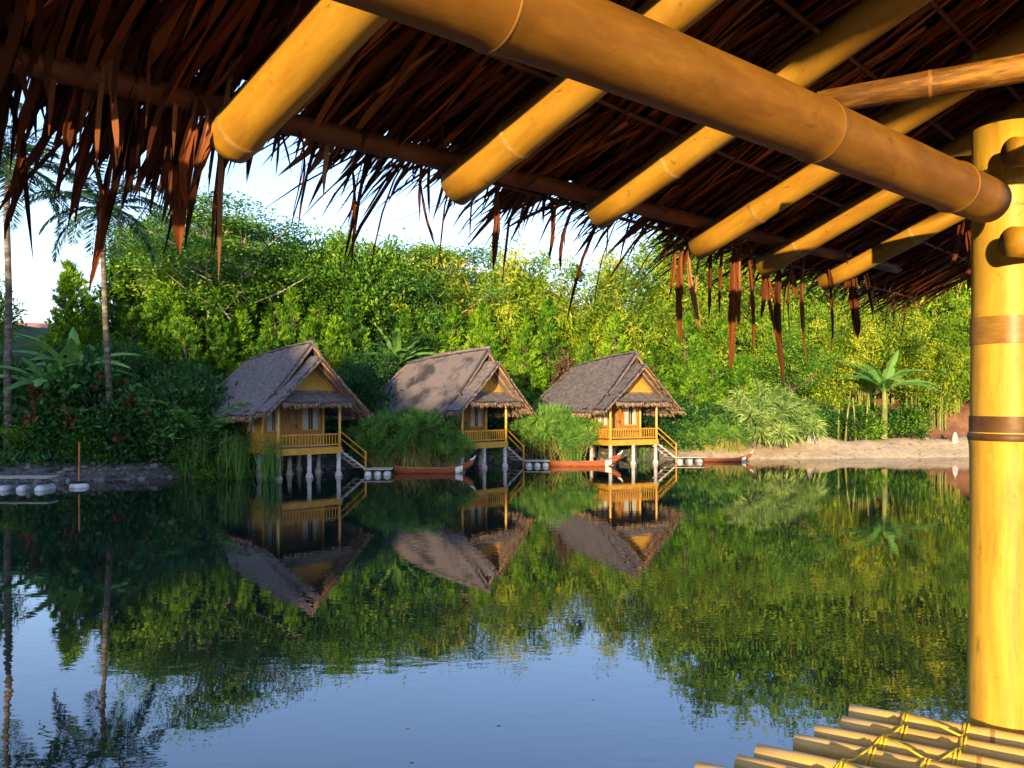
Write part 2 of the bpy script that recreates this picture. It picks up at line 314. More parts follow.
def variant(kind, v):
    """returns {part: (mesh, material)} for a plant about its base"""
    if (kind, v) in CACHE: return CACHE[(kind, v)]
    seed = sum(map(ord, kind))*7 + v*31; g = np.random.default_rng(seed); parts = {}
    def trunkmesh(mb, mat): parts['trunk'] = (mb.mesh(kind+'_trunk'), mat)
    if kind == 'pine_tree':
        H = 8.0; Q = []; T = []; mb = MB(); lean = g.normal(size=2)*.25
        def ax(z): return np.array([lean[0]*(z/H)**2, lean[1]*(z/H)**2, z])
        mb.tube([ax(z) for z in np.linspace(-.5, H*.97, 7)], np.linspace(.14, .02, 7), 7, cap=False)
        z = 1.4
        while z < H:
            f = z/H; rad = 2.0*(1-f)**.75*(.8+.4*g.random())+.12; nb = 7
            for k in range(nb):
                a = g.random()*6.283; L_ = rad*(.65+.5*g.random()); up = .35+.5*f + .2*g.normal()
                d = np.array([math.cos(a), math.sin(a), up]); d /= np.linalg.norm(d)
                b0 = ax(z); mb.tube([b0, b0+d*L_*.95], [.025, .006], 4, cap=False)
                nt = max(3, int(L_/.16)); ct = np.clip(.45+.2*g.normal(), 0, 1)
                for q in range(nt):
                    c = b0 + d*L_*(.25+.78*(q+1)/nt) + g.normal(size=3)*.06
                    n = 11; dd = d*.7 + np.array([0,0,.75]) + g.normal(size=(n,3))*.55
                    l = .30*(.6+.7*g.random(n)); Q.append(leaves(np.repeat(c[None], n, 0), dd, l, l*.17)); T.append(np.clip(ct+.12*g.normal(size=n)+.15*(q/nt), 0, 1))
            z += .26
        parts['crown'] = (quads_mesh('pine_crown', np.concatenate(Q), np.concatenate(T)), M['pine']); trunkmesh(mb, M['bark'])
    elif kind == 'broadleaf_tree':
        Q, T, C = crown_blobs(2.7, 2.4, 105, 130, .19, .42, seed)
        Q = Q + np.array([0, 0, 6.2]); mb = MB()
        mb.tube([(0,0,-.5),(.1,.05,2),(0,.1,4.2)], [.22,.17,.12], 8, cap=False)
        limbs(mb, (0,.1,4.0), C[:22]*.8+np.array([0,0,6.2]), .08, g)
        parts['crown'] = (quads_mesh('broadleaf_crown', Q, T), M['broad']); trunkmesh(mb, M['bark'])
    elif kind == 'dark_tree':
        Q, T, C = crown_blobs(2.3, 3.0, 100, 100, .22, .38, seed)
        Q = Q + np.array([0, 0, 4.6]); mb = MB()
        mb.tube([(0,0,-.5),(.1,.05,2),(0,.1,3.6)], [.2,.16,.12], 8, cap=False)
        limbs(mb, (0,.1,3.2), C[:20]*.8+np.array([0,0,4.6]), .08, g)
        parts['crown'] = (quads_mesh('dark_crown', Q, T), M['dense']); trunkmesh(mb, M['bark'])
    elif kind == 'spreading_tree':
        mb = MB(); Q = []; T = []
        mb.tube([(0,0,-.5),(.15,0,3),(.05,.1,6),(.2,0,8.6)], [.17,.13,.10,.05], 8, cap=False)
        for i in range(34):
            a = g.random()*6.283; z = 4.6+4.6*g.random(); L_ = (1.1+2.4*g.random())*(1-.5*max(0,(z-7)/2.6)); 
            b0 = np.array([.1,.05,z-1.1]); c = b0 + np.array([math.cos(a)*L_, math.sin(a)*L_, 1.0+.4*g.random()])
            mb.tube([b0, (b0+c)/2-np.array([0,0,.12]), c], [.045,.03,.012], 5, cap=False)
            n = 340; P = c + g.normal(size=(n,3))*np.array([.62,.62,.15]); l = .14*(.6+.8*g.random(n)); ct = np.clip(.6+.2*g.normal(),0,1)
            Q.append(leaves(P, g.normal(size=(n,3))*np.array([1,1,.35])+np.array([0,0,.1]), l, l*.5)); T.append(np.clip(ct+.15*g.normal(size=n),0,1))
        parts['crown'] = (quads_mesh('spreading_crown', np.concatenate(Q), np.concatenate(T)), M['broad']); trunkmesh(mb, M['bark_pale'])
    elif kind in ('bamboo_clump', 'green_bamboo_clump'):
        mb = MB(); Q = []; T = []; H0 = 9.0
        for i in range(26):
            a = g.random()*6.283; r0 = .7*math.sqrt(g.random()); H = H0*(.7+.4*g.random()); out = .8+1.7*g.random()
            b0 = np.array([math.cos(a)*r0, math.sin(a)*r0, -.3]); dirn = np.array([math.cos(a+.5*g.normal()), math.sin(a+.5*g.normal()), 0])
            pts = []
            for t in np.linspace(0, 1, 9):
                pts.append(b0 + dirn*out*t**2.3 + np.array([0,0,H*(t - .16*t**4*out/2)]))
            mb.tube(pts, np.linspace(.045,.01,9), 5, cap=False); pts = np.array(pts); ct0 = np.clip(.5+.2*g.normal(),0,1)
            for k in range(21):
                t = .20+.8*g.random()**.8; t = min(t, .999); j = t*8; i0 = int(j); c = pts[i0]*(1-(j-i0)) + pts[i0+1]*(j-i0)
                sp = .75*(1.15-t*.6); c = c + g.normal(size=3)*np.array([sp,sp,sp*.6])*.55
                n = 27; P = c + g.normal(size=(n,3))*np.array([.25,.25,.20]) + np.array([0,0,-.1]); D = g.normal(size=(n,3))*.7 + np.array([0,0,-.55]) + dirn*.3
                l = .27*(.6+.7*g.random(n)); Q.append(leaves(P, D, l, l*.26)); T.append(np.clip(ct0+.17*g.normal()+.07*g.normal(size=n)+.12*t, 0, 1))
        parts['crown'] = (quads_mesh('bamboo_crown', np.concatenate(Q), np.concatenate(T)), M['bambooleaf' if kind == 'bamboo_clump' else 'greenbamboo'])
        parts['culms'] = (mb.mesh('bamboo_culms'), M['culm'])
    elif kind in ('shrub', 'light_shrub', 'red_shrub'):
        Q, T, C = crown_blobs(1.15, .95, 50, 70, .17, .24, seed); Q = Q + np.array([0,0,.95]); mb = MB()
        keep = Q[:,0,2] > .02; Q = Q[keep]; T = T[keep]
        limbs(mb, (0,0,-.2), C[:12]*.85+np.array([0,0,.95]), .035, g)
        if kind == 'red_shrub':
            top = C[C[:,2] > -.2][:16]; n = 26
            P = (top[:,None,:]*1.12+np.array([0,0,.95]) + g.normal(size=(len(top), n, 3))*.09).reshape(-1,3)
            l = .17*(.6+.6*g.random(len(P))); RQ = leaves(P, g.normal(size=P.shape)+np.array([0,-.2,.2]), l, l*.5)
            parts['red_leaves'] = (quads_mesh('red_leaves', RQ, g.random(len(P))), M['red'])
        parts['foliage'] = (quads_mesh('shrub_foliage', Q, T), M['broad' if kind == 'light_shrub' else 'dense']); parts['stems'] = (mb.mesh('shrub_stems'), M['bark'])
    elif kind == 'feathery_bush':
        mb = MB(); Q = []; T = []
        for i in range(85):
            a = g.random()*6.283; e = .15+.85*g.random()**.7; L_ = 1.3+.9*g.random()
            d = np.array([math.cos(a)*(1-e*.75), math.sin(a)*(1-e*.75), .35+e]); d /= np.linalg.norm(d)
            b0 = np.array([g.normal()*.3, g.normal()*.3, -.1]); c = b0+d*L_
            mb.tube([b0, b0+d*L_*.5+np.array([0,0,.04]), c], [.016,.011,.006], 4, cap=False)
            n = 85; dd = unit(d*.25+g.normal(size=(n,3))*.75+np.array([0,0,.1])); l = .38*(.7+.5*g.random(n)); ct = np.clip(.5+.2*g.normal(),0,1)
            st = c + dd*.05; Q.append(leaves(st, dd, l, np.full(n,.022), fat=.6)); T.append(np.clip(ct+.12*g.normal(size=n),0,1))
        parts['foliage'] = (quads_mesh('feathery_foliage', np.concatenate(Q), np.concatenate(T)), M['feather']); parts['stems'] = (mb.mesh('feathery_stems'), M['culm'])
    elif kind == 'pandanus_bush':
        mb = MB(); Q = []; T = []
        for i in range(46):
            a = g.random()*6.283; e = g.random(); L_ = .9+.9*g.random(); d = np.array([math.cos(a)*(1.1-e*.8), math.sin(a)*(1.1-e*.8), .3+e]); d /= np.linalg.norm(d)
            c = d*L_ + np.array([0,0,.1]); mb.tube([(g.normal()*.15,g.normal()*.15,-.2), c*.5*np.array([.5,.5,1])+np.array([0,0,-.05]), c], [.05,.035,.02], 6, cap=False)
            n = 85; dd = unit(d*.5+g.normal(size=(n,3))*.65+np.array([0,0,.25])); l = .62*(.7+.5*g.random(n)); ct = np.clip(.5+.15*g.normal(),0,1)
            mid = c + dd*l[:,None]*.55; tip_d = unit(dd+np.array([0,0,-.75])); 
            Q.append(leaves(np.repeat(c[None],n,0), dd, l*.62, np.full(n,.055), fat=.7)); T.append(np.clip(ct+.12*g.normal(size=n),0,1))
            Q.append(leaves(mid-dd*.03, tip_d, l*.42, np.full(n,.045), fat=.2)); T.append(np.clip(ct+.12*g.normal(size=n),0,1))
        parts['foliage'] = (quads_mesh('pandanus_foliage', np.concatenate(Q), np.concatenate(T)), M['pandan']); parts['stems'] = (mb.mesh('pandanus_stems'), M['bark'])
    elif kind == 'banana_plant':
        mb = MB(); mb.tube([(0,0,-.2),(.03,0,.9),(0,0,1.7)], [.12,.10,.06], 8, cap=False, tint=.4); lb = MB()
        for i in range(11):
            a = i*2.4 + g.normal()*.25; L_ = 1.6+.6*g.random(); up = [2.6,1.6,1.1,.8,1.9,.6,1.2,.7,1.4,.9,.5][i]; w0 = .19
            d = np.array([math.cos(a), math.sin(a), 0]); s = np.array([-d[1], d[0], 0]); K = 15; prev = None; vs = []; fs = []
            for k in range(K):
                t = k/(K-1); th = math.atan(up*1.6)*(1-t) + (-.95+up*.62)*t
                if k == 0: p = np.array([0,0,1.55]) 
                else: p = prev + (d*math.cos(th)+np.array([0,0,math.sin(th)]))*L_/(K-1)
                prev = p; w = w0*max(.06, math.sin(math.pi*min(1,(t*.93+.07)))**.55); jag = 1+.22*g.normal()
                vs += [p - s*w*jag + np.array([0,0,-.10*w/w0]), p, p + s*w*jag + np.array([0,0,-.10*w/w0])]
            for k in range(K-1):
                b = k*3; fs += [(b,b+1,b+4,b+3),(b+1,b+2,b+5,b+4)]
            lb.add(vs, fs, tint=.3+.6*g.random())
        parts['leaves'] = (lb.mesh('banana_leaves'), M['banana']); parts['stem'] = (mb.mesh('banana_stem'), M['culm'])
    elif kind in ('palm_tree', 'young_palm'):
        H = 9.0 if kind == 'palm_tree' else .5; mb = MB(); Q = []; T = []
        if kind == 'palm_tree': mb.tube([(0,0,-.5),(.08,.05,2.5),(-.05,0,5),(-.12,.05,7.5),(-.1,0,H)], [.14,.11,.095,.085,.08], 10, cap=False)
        else: mb.tube([(0,0,-.3),(0,0,H)], [.12,.07], 8, cap=False)
        nf = 24 if kind == 'palm_tree' else 9
        for i in range(nf):
            a = i*2.4+g.normal()*.1; e = (1.25 - 1.7*i/nf) if kind == 'palm_tree' else (1.25-.5*i/nf); L_ = 2.7*(.85+.25*g.random()) if kind == 'palm_tree' else 2.6
            d = np.array([math.cos(a), math.sin(a), 0]); p = np.array([-.1 if kind == 'palm_tree' else 0, 0, H]); K = 14; pts = [p]
            for k in range(K):
                th = e - 1.35*(k/K)**1.2; p = p + (d*math.cos(th)+np.array([0,0,math.sin(th)]))*L_/K; pts.append(p)
            pa = np.array(pts); Q.append(leaves(pa[:-1], pa[1:]-pa[:-1], np.linalg.norm(pa[1:]-pa[:-1],axis=1)*1.25, np.full(K,.045))); T.append(np.full(K,.5)); Q.append(leaves(pa[:-1], pa[1:]-pa[:-1], np.linalg.norm(pa[1:]-pa[:-1],axis=1)*1.25, np.full(K,.045))); T.append(np.full(K,.5)); pts = np.array(pts); s = np.array([-d[1], d[0], 0])
            n = 46 if kind == 'palm_tree' else 30; tt = np.linspace(.12,.99,n)*K; i0 = np.minimum(tt.astype(int), K-1); fr = (tt-i0)[:,None]
            P = pts[i0]*(1-fr)+pts[i0+1]*fr; tg = unit(pts[i0+1]-pts[i0])
            ll = .62*np.sin(np.pi*np.clip(np.linspace(.12,.97,n),0,1))**.6 * (1 if kind == 'palm_tree' else .7)
            for sg in (-1, 1):
                D = s*sg + tg*.6 + np.array([0,0,-.35]) + g.normal(size=(n,3))*.1; Q.append(leaves(P, D, ll, np.full(n,.045), fat=.4)); T.append(np.clip(.45+.25*g.normal(size=n),0,1))
        parts['crown'] = (quads_mesh('palm_crown', np.concatenate(Q), np.concatenate(T)), M['palm' if kind == 'palm_tree' else 'feather']); trunkmesh(mb, M['palm_bark'])
    elif kind == 'dead_tree':
        Q, T, C = crown_blobs(.95, 2.0, 34, 60, .16, .28, seed); Q = Q+np.array([0,0,4.2]); mb = MB()
        mb.tube([(0,0,-.5),(.05,0,3),(0,0,6)], [.11,.08,.03], 7, cap=False); limbs(mb, (0,0,2.6), C[:14]+np.array([0,0,4.2]), .03, g)
        parts['crown'] = (quads_mesh('dead_crown', Q, T), M['brownleaf']); trunkmesh(mb, M['bark'])
    CACHE[(kind, v)] = parts; return parts
CATS = {'pine_tree': 'pine tree', 'broadleaf_tree': 'tree', 'dark_tree': 'tree', 'spreading_tree': 'tree', 'bamboo_clump': 'bamboo', 'green_bamboo_clump': 'bamboo',
        'shrub': 'shrub', 'light_shrub': 'shrub', 'red_shrub': 'shrub', 'feathery_bush': 'bush', 'pandanus_bush': 'bush', 'banana_plant': 'banana plant', 'palm_tree': 'palm tree', 'young_palm': 'palm', 'dead_tree': 'tree'}
NV = {'pine_tree': 3, 'broadleaf_tree': 3, 'dark_tree': 2, 'spreading_tree': 2, 'bamboo_clump': 3, 'green_bamboo_clump': 2, 'shrub': 3, 'light_shrub': 2, 'red_shrub': 2, 'feathery_bush': 2}
pcount = {}
def plant(kind, x, y, scale, label, group=None, rz=None, z=None, zs=1.0):
    n = pcount.get(kind, 0); pcount[kind] = n+1
    parts = variant(kind, n % NV.get(kind, 1))
    if z is None: z = float(gh(np.array([x]), np.array([y]))[0]) - .05
    r = empty(kind, (x, y, z), random.uniform(0, 6.28) if rz is None else rz, label, CATS[kind], group)
    r.scale = (scale, scale, scale*zs)
    for nm, (me, mt) in parts.items(): mkobj(nm, me, mt, r)
    return r
def px(p, Y): return (p-512.0)/F*Y

# --- back row : position by depth row, tops chosen from world heights
def row(kind, ps, Y, s, label, group, jy=1.0, js=.12, zs=1.0, z=None):
    for i, p in enumerate(ps):
        y = Y + random.uniform(-jy, jy)
        plant(kind, px(p, y)+random.uniform(-.25,.25), y, s*random.uniform(1-js, 1+js), label, group, zs=zs, z=z)
WB = 'wood on the rise behind the huts'
row('spreading_tree', [210, 250], 48.5, 1.36, 'tall spreading light green tree with pale branches on the skyline above the left hut', 'spreading trees on the skyline', js=.06)
plant('spreading_tree', px(158, 50), 50, .98, 'spreading light green tree just right of the second palm, its layers open to the sky')
plant('spreading_tree', px(448, 54), 54, 1.22, 'slim pale trunked tree on the skyline above the middle hut')
row('broadleaf_tree', [296, 326, 358], 52, 1.14, 'round mid green broadleaf tree high in the wood above the left hut', 'broadleaf trees above the left hut', zs=1.05)
plant('dark_tree', px(398, 53), 53, 1.22, 'very dark round tree high in the wood between the left and middle huts', None)
plant('dark_tree', px(372, 46.5), 46.5, .72, 'dark tree crowding the right roof edge of the left hut')
plant('dark_tree', px(354, 42.8), 42.8, .58, 'dark bushy tree close behind the right side of the left hut')
plant('dark_tree', px(395, 50), 50, .9, 'dark low tree standing over the far end of the middle hut roof')
row('bamboo_clump', [412, 455, 497, 540, 583, 626, 670, 712], 55.5, 1.42, 'yellow green bamboo clump on the skyline above the middle and right huts', 'bamboo clumps on the skyline', js=.07)
row('bamboo_clump', [520, 562, 606, 650, 694], 53.5, .98, 'golden green bamboo clump halfway up the wood between the middle and right huts', 'bamboo clumps halfway up the wood', js=.08)
row('green_bamboo_clump', [436, 478], 54, 1.0, 'leafy green bamboo clump halfway up the wood above the middle hut', 'green bamboo above the middle hut', js=.06)
# pines
row('pine_tree', [62, 84], 44.5, .98, 'dark pointed pine on the skyline behind the banana plants at left', 'pointed pines at the left skyline', js=.05)
row('pine_tree', [112, 134, 156, 178, 205, 228], 47.5, 1.02, 'bright green feathery pine behind the left palms and the shrubbery', 'pines at left', js=.1)
row('pine_tree', [250, 276, 300, 326, 352, 246, 312], 49.5, 1.02, 'bright green feathery pine standing behind the left hut', 'pines behind the left hut', js=.1)
row('pine_tree', [410, 432, 452, 476, 498, 522, 544], 51, .98, 'bright green feathery pine standing behind the middle hut', 'pines behind the middle hut', js=.1)
row('pine_tree', [546, 590, 612, 634, 656, 680, 704, 726], 51.5, .88, 'bright green feathery pine standing behind the right hut', 'pines behind the right hut', js=.1)
row('pine_tree', [690, 716, 744, 700, 735], 49.8, .66, 'short pale trunked pine beside the right hut', 'short pines right of the right hut', js=.08)
plant('dead_tree', px(568, 49.5), 49.5, .92, 'brown withered slender tree between the middle and right huts')
row('pine_tree', [218, 240, 262, 285, 308, 330, 350], 46.6, .82, 'fluffy bright green pine rising right over the roof of the left hut', 'pines over the left hut roof', js=.1)
row('pine_tree', [100, 122, 145, 168, 192], 44.8, .78, 'fluffy green pine in the shade line behind the second palm', 'pines behind the second palm', js=.1)
row('broadleaf_tree', [150, 185, 215, 255, 300, 340, 380, 425], 59, 1.05, 'dim green broadleaf tree at the very back of the wood at left', 'back row of the wood at left', js=.06)
row('dark_tree', [155, 185, 215, 245, 275, 305, 335, 365, 395, 425], 56.5, 1.12, 'shaded dark tree deep in the wood at left, glimpsed between the pines', 'dark trees deep in the wood', js=.06)
# right wood
row('green_bamboo_clump', [712, 752, 795, 838], 60, 2.0, 'tall green bamboo clump behind the beach under the thatch fringe', 'tall green bamboo at right', js=.05)
row('bamboo_clump', [880, 925, 968, 1012, 1060, 1110], 59, 2.1, 'tall yellow green bamboo clump rising behind the beach beside the post', 'tall yellow bamboo at right', js=.05)
row('green_bamboo_clump', [745, 800, 950, 1035, 1085], 55.5, 1.0, 'leafy green bamboo clump at mid height behind the beach', 'mid height green bamboo at right', js=.08)
row('bamboo_clump', [775, 830, 862, 915, 990, 940], 55, .92, 'golden bamboo clump at mid height behind the beach', 'mid height golden bamboo at right', js=.1)

row('broadleaf_tree', [735, 790], 53.2, .72, 'round light green broadleaf tree behind the spiky bushes', 'broadleaf trees behind the spiky bushes')
# extension of the wood past the frame on both sides
for i, p in enumerate([-190, -150, -110, -70, -30]):
    plant('dark_tree' if i % 2 else 'broadleaf_tree', px(p, 44), 44, .8, 'dark tree at the left end of the far bank', 'trees at the left end of the bank')
row('green_bamboo_clump', [1150, 1200, 1250], 54, 1.3, 'green bamboo clump at the right end of the far bank', 'bamboo at the right end of the bank')
# low storey along the bank, left
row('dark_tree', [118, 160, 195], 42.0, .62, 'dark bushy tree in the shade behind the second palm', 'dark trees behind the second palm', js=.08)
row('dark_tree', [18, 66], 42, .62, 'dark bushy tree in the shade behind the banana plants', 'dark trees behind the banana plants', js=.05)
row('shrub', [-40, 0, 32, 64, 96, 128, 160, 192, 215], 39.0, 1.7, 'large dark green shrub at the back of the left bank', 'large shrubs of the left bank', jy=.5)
row('shrub', [-20, 12, 40, 70, 102, 175], 37.1, 1.15, 'dark green shrub on the left bank above the stones', 'shrubs above the bank stones', jy=.4)
row('light_shrub', [24, 86, 196, 222], 36.6, .8, 'small fresh green shrub low on the left bank', 'small fresh shrubs on the left bank', jy=.4)
plant('red_shrub', px(140, 37.6), 37.6, 1.45, 'dark shrub with red leaf tufts right of the second palm')
plant('red_shrub', px(78, 38.0), 38.0, 2.05, 'tall dark shrub with red leaf tufts between the two palms')
plant('banana_plant', px(48, 37.2), 37.2, 1.5, 'banana plant with broad drooping leaves left of the second palm', z=1.5)
plant('banana_plant', px(74, 38.6), 38.6, 1.65, 'taller banana plant with upright leaves behind the other at left', z=1.9)
plant('banana_plant', px(884, 52.0), 52.0, 1.75, 'sunlit banana plant with big leaves behind the beach at right', z=1.3, rz=.4)
plant('banana_plant', px(398, 48.5), 48.5, 1.5, 'banana plant peeping over the roof at the far end of the middle hut', z=3.2)
plant('banana_plant', px(532, 48.8), 48.8, 1.1, 'small banana plant behind the roof of the middle hut at its right')
plant('palm_tree', px(107, 37.0), 37.0, 1.27, 'tall palm with pale ringed trunk, second from the left', rz=.6)
plant('palm_tree', px(9, 36.2), 36.2, 1.44, 'tall palm with dark trunk at the left edge', rz=2.0)
plant('young_palm', px(207, 36.6), 36.6, 1.3, 'young arching palm in front of the left hut roof', rz=1.1, z=.9)
plant('shrub', px(236, 37.6), 37.6, .9, 'dark shrub against the side wall of the left hut', z=.3)
plant('shrub', px(207, 37.2), 37.2, 1.0, 'dark shrub hiding the stem of the young arching palm', z=.5)
# bushes between the huts
row('feathery_bush', [388, 406, 424], 40.4, 1.22, 'feathery green bush on the water edge between the left and middle huts', 'feathery bushes before the middle hut', jy=.3, z=.25)
row('feathery_bush', [374, 447], 39.9, .72, 'small feathery bush flanking the clump before the middle hut', 'small feathery bushes before the middle hut', jy=.1, z=.1)
plant('feathery_bush', px(570, 44.0), 44.0, 1.05, 'feathery bush at the left of the right hut', z=.15)
plant('feathery_bush', px(549, 44.8), 44.8, 1.3, 'feathery bush between the middle hut and the right hut', z=.2)
row('shrub', [352, 372, 350], 43.4, 1.3, 'dark shrub filling the gap right of the left hut', 'shrubs right of the left hut', jy=.4)
row('shrub', [522, 540, 556, 576], 48.2, 1.35, 'dark shrub filling the gap right of the middle hut', 'shrubs right of the middle hut', jy=.5)
row('shrub', [668, 690, 712], 49.2, 1.35, 'dark shrub in the shade right of the right hut', 'shrubs right of the right hut', jy=.5)
row('feathery_bush', [700, 718, 738], 48.4, .95, 'bright feathery bush right of the stairs of the right hut', 'feathery bushes right of the right hut', jy=.3)
row('pandanus_bush', [750, 784], 49.7, 1.4, 'large spiky leaved bush on bare roots at the start of the beach', 'spiky bushes at the beach', jy=.2)
plant('pandanus_bush', px(768, 51.0), 51.0, 1.75, 'largest spiky leaved bush, behind the other two at the beach')
row('light_shrub', [812, 850, 868, 905, 720], 52.3, .95, 'yellow green rounded shrub along the back of the beach', 'light shrubs behind the beach', jy=.3)
row('shrub', [826, 800, 900], 52.9, 1.0, 'dark green shrub along the back of the beach', 'dark shrubs behind the beach', jy=.3)
row('light_shrub', [985, 1030, 1070, 1110], 56.5, 1.2, 'fresh green shrub above the red slope at right', 'shrubs above the red slope', jy=.5)

# reeds and low growth nobody could count
def blades(name, pts, h, w, lean, mat, label, cat):
    P = np.array(pts); n = len(P); D = rng.normal(size=(n,3))*lean + np.array([0,0,1.0]); l = h*(.55+.6*rng.random(n)); 
    Q = leaves(P, D, l, np.full(n, w), fat=.35)
    tip = P + unit(D)*(l*.8)[:,None]
    D2 = rng.normal(size=(n,3))*.9 + np.array([0,0,-.1]); Q2 = leaves(tip, D2, l*.28, np.full(n, w), fat=.4)
    o = mkobj(name, quads_mesh(name, np.concatenate([Q,Q2]), rng.random(2*n)), mat); tag(o, label, cat, kind='stuff')
pts = []
for p, Y, n, s in ((193,35.6,50,.12),(204,35.8,40,.15),(226,35.4,90,.16),(240,35.2,110,.13),(268,34.9,70,.14),(276,34.9,50,.10),(252,35.6,20,.2)):
    for _ in range(n): pts.append((px(p,Y)+random.gauss(0,s), Y+random.gauss(0,.25), -.15))
blades('reeds', pts, 2.1, .026, .11, M['reed'], 'bright green reeds standing in the water before the left hut', 'reeds')
pts = []
for p, Y, n, s in ((574,43.2,120,.2),(497,42.6,40,.15),(640,46.8,60,.3)):
    for _ in range(n): pts.append((px(p,Y)+random.gauss(0,s), Y+random.gauss(0,.2), -.1))
blades('short_reeds', pts, 1.35, .03, .12, M['reed'], 'short reeds in the water around the middle and right huts', 'reeds')
def cover(name, x0, x1, dlo, dhi, n, l, w, mat, label, ymin=20):
    x = rng.uniform(x0, x1, n*6); y = rng.uniform(ymin, 62, n*6); d = sdist(x, y); k = (d > dlo) & (d < dhi); x = x[k][:n]; y = y[k][:n]
    z = gh(x, y) + rng.random(len(x))**2*.35; P = np.stack([x,y,z], 1); m = len(P); cl = .5+.25*np.sin(x*2.1+y)*np.cos(y*1.7-x)
    Q = leaves(P, rng.normal(size=(m,3))*.8+np.array([0,0,.8]), l*(.6+.8*rng.random(m)), np.full(m,w)); o = mkobj(name, quads_mesh(name, Q, np.clip(cl+.2*rng.normal(size=m),0,1)), mat); tag(o, label, 'ground cover', kind='stuff')
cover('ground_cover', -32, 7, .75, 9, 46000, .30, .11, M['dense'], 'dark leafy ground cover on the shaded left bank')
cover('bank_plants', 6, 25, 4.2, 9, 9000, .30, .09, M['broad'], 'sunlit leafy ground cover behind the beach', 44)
# stones of the bank
mb = MB()
def stone(x, y, z, r, t):
    vs = []; base = [(1,0,0),(-1,0,0),(0,1,0),(0,-1,0),(0,0,1),(0,0,-1)]
    bm = bmesh.new(); bmesh.ops.create_icosphere(bm, subdivisions=1, radius=1)
    A = Matrix.Rotation(random.uniform(0,6), 4, 'Z'); sx, sy, sz = random.uniform(.7,1.3), random.uniform(.7,1.2), random.uniform(.45,.8)
    v = [A @ Vector((q.co.x*sx*random.uniform(.85,1.1), q.co.y*sy, q.co.z*sz))*r + Vector((x,y,z)) for q in bm.verts]
    f = [tuple(w.index for w in q.verts) for q in bm.faces]; bm.free(); mb.add(v, f, t)
i = 0
while i < 900:
    x = random.uniform(-30, 8); y = random.uniform(18, 49); 
    d = float(sdist(np.array([x]), np.array([y]))[0])
    if -.25 < d < 1.0: stone(x, y, float(gh(np.array([x]),np.array([y]))[0])+.02, random.uniform(.06,.2), random.random()); i += 1
tag(mb.build('bank_stones', M['rock']), 'grey stones piled along the shaded water edge of the left bank', 'stones', kind='stuff')
mb = MB(); i = 0
while i < 110:
    x = random.uniform(8, 40); y = random.uniform(44, 54); d = float(sdist(np.array([x]), np.array([y]))[0])
    if -.1 < d < 4.2: stone(x, y, float(gh(np.array([x]),np.array([y]))[0]), random.uniform(.03,.1), random.uniform(.5,1)); i += 1
tag(mb.build('beach_pebbles', M['rock']), 'small pebbles scattered on the pale beach', 'pebbles', kind='stuff')

# ------------------------------------------------------------------ huts
def roof_slab(mb, fn, nu, nv, th, nrm):
    """fn(u,v)->point on top; solid slab of thickness th along -nrm"""
    nrm = Vector(nrm).normalized(); top = []; bot = []
    for i in range(nu+1):
        for j in range(nv+1):
            p = Vector(fn(i/nu, j/nv)); n_ = random.gauss(0, .018)
            edge = (j == nv)
            top.append(p + nrm*n_ + (Vector((0,0,random.gauss(0,.03))) if edge else Vector()))
            bot.append(p - nrm*th + nrm*random.gauss(0,.01))
    A = len(top); W = nv+1; f = []
    for i in range(nu):
        for j in range(nv):
            a = i*W+j; f.append((a, a+1, a+W+1, a+W)); f.append((A+a, A+a+W, A+a+W+1, A+a+1))
    for i in range(nu):
        for j in (0, nv):
            a = i*W+j; q = (a, a+W, A+a+W, A+a); f.append(q if j else q[::-1])
    for j in range(nv):
        for i in (0, nu):
            a = i*W+j; q = (a, A+a, A+a+1, a+1); f.append(q if i else q[::-1])
    mb.add(top+bot, f, .5)
def fringe_quads(pa, pb, n, l, out, w=.05):
    pa = np.array(pa, float); pb = np.array(pb, float); t = rng.random(n)[:,None]
    P = pa*(1-t)+pb*t + rng.normal(size=(n,3))*.02; D = np.array(out) + rng.normal(size=(n,3))*.22
    return leaves(P, D, l*(.5+rng.random(n)), np.full(n,w), fat=.3)
HM = {}
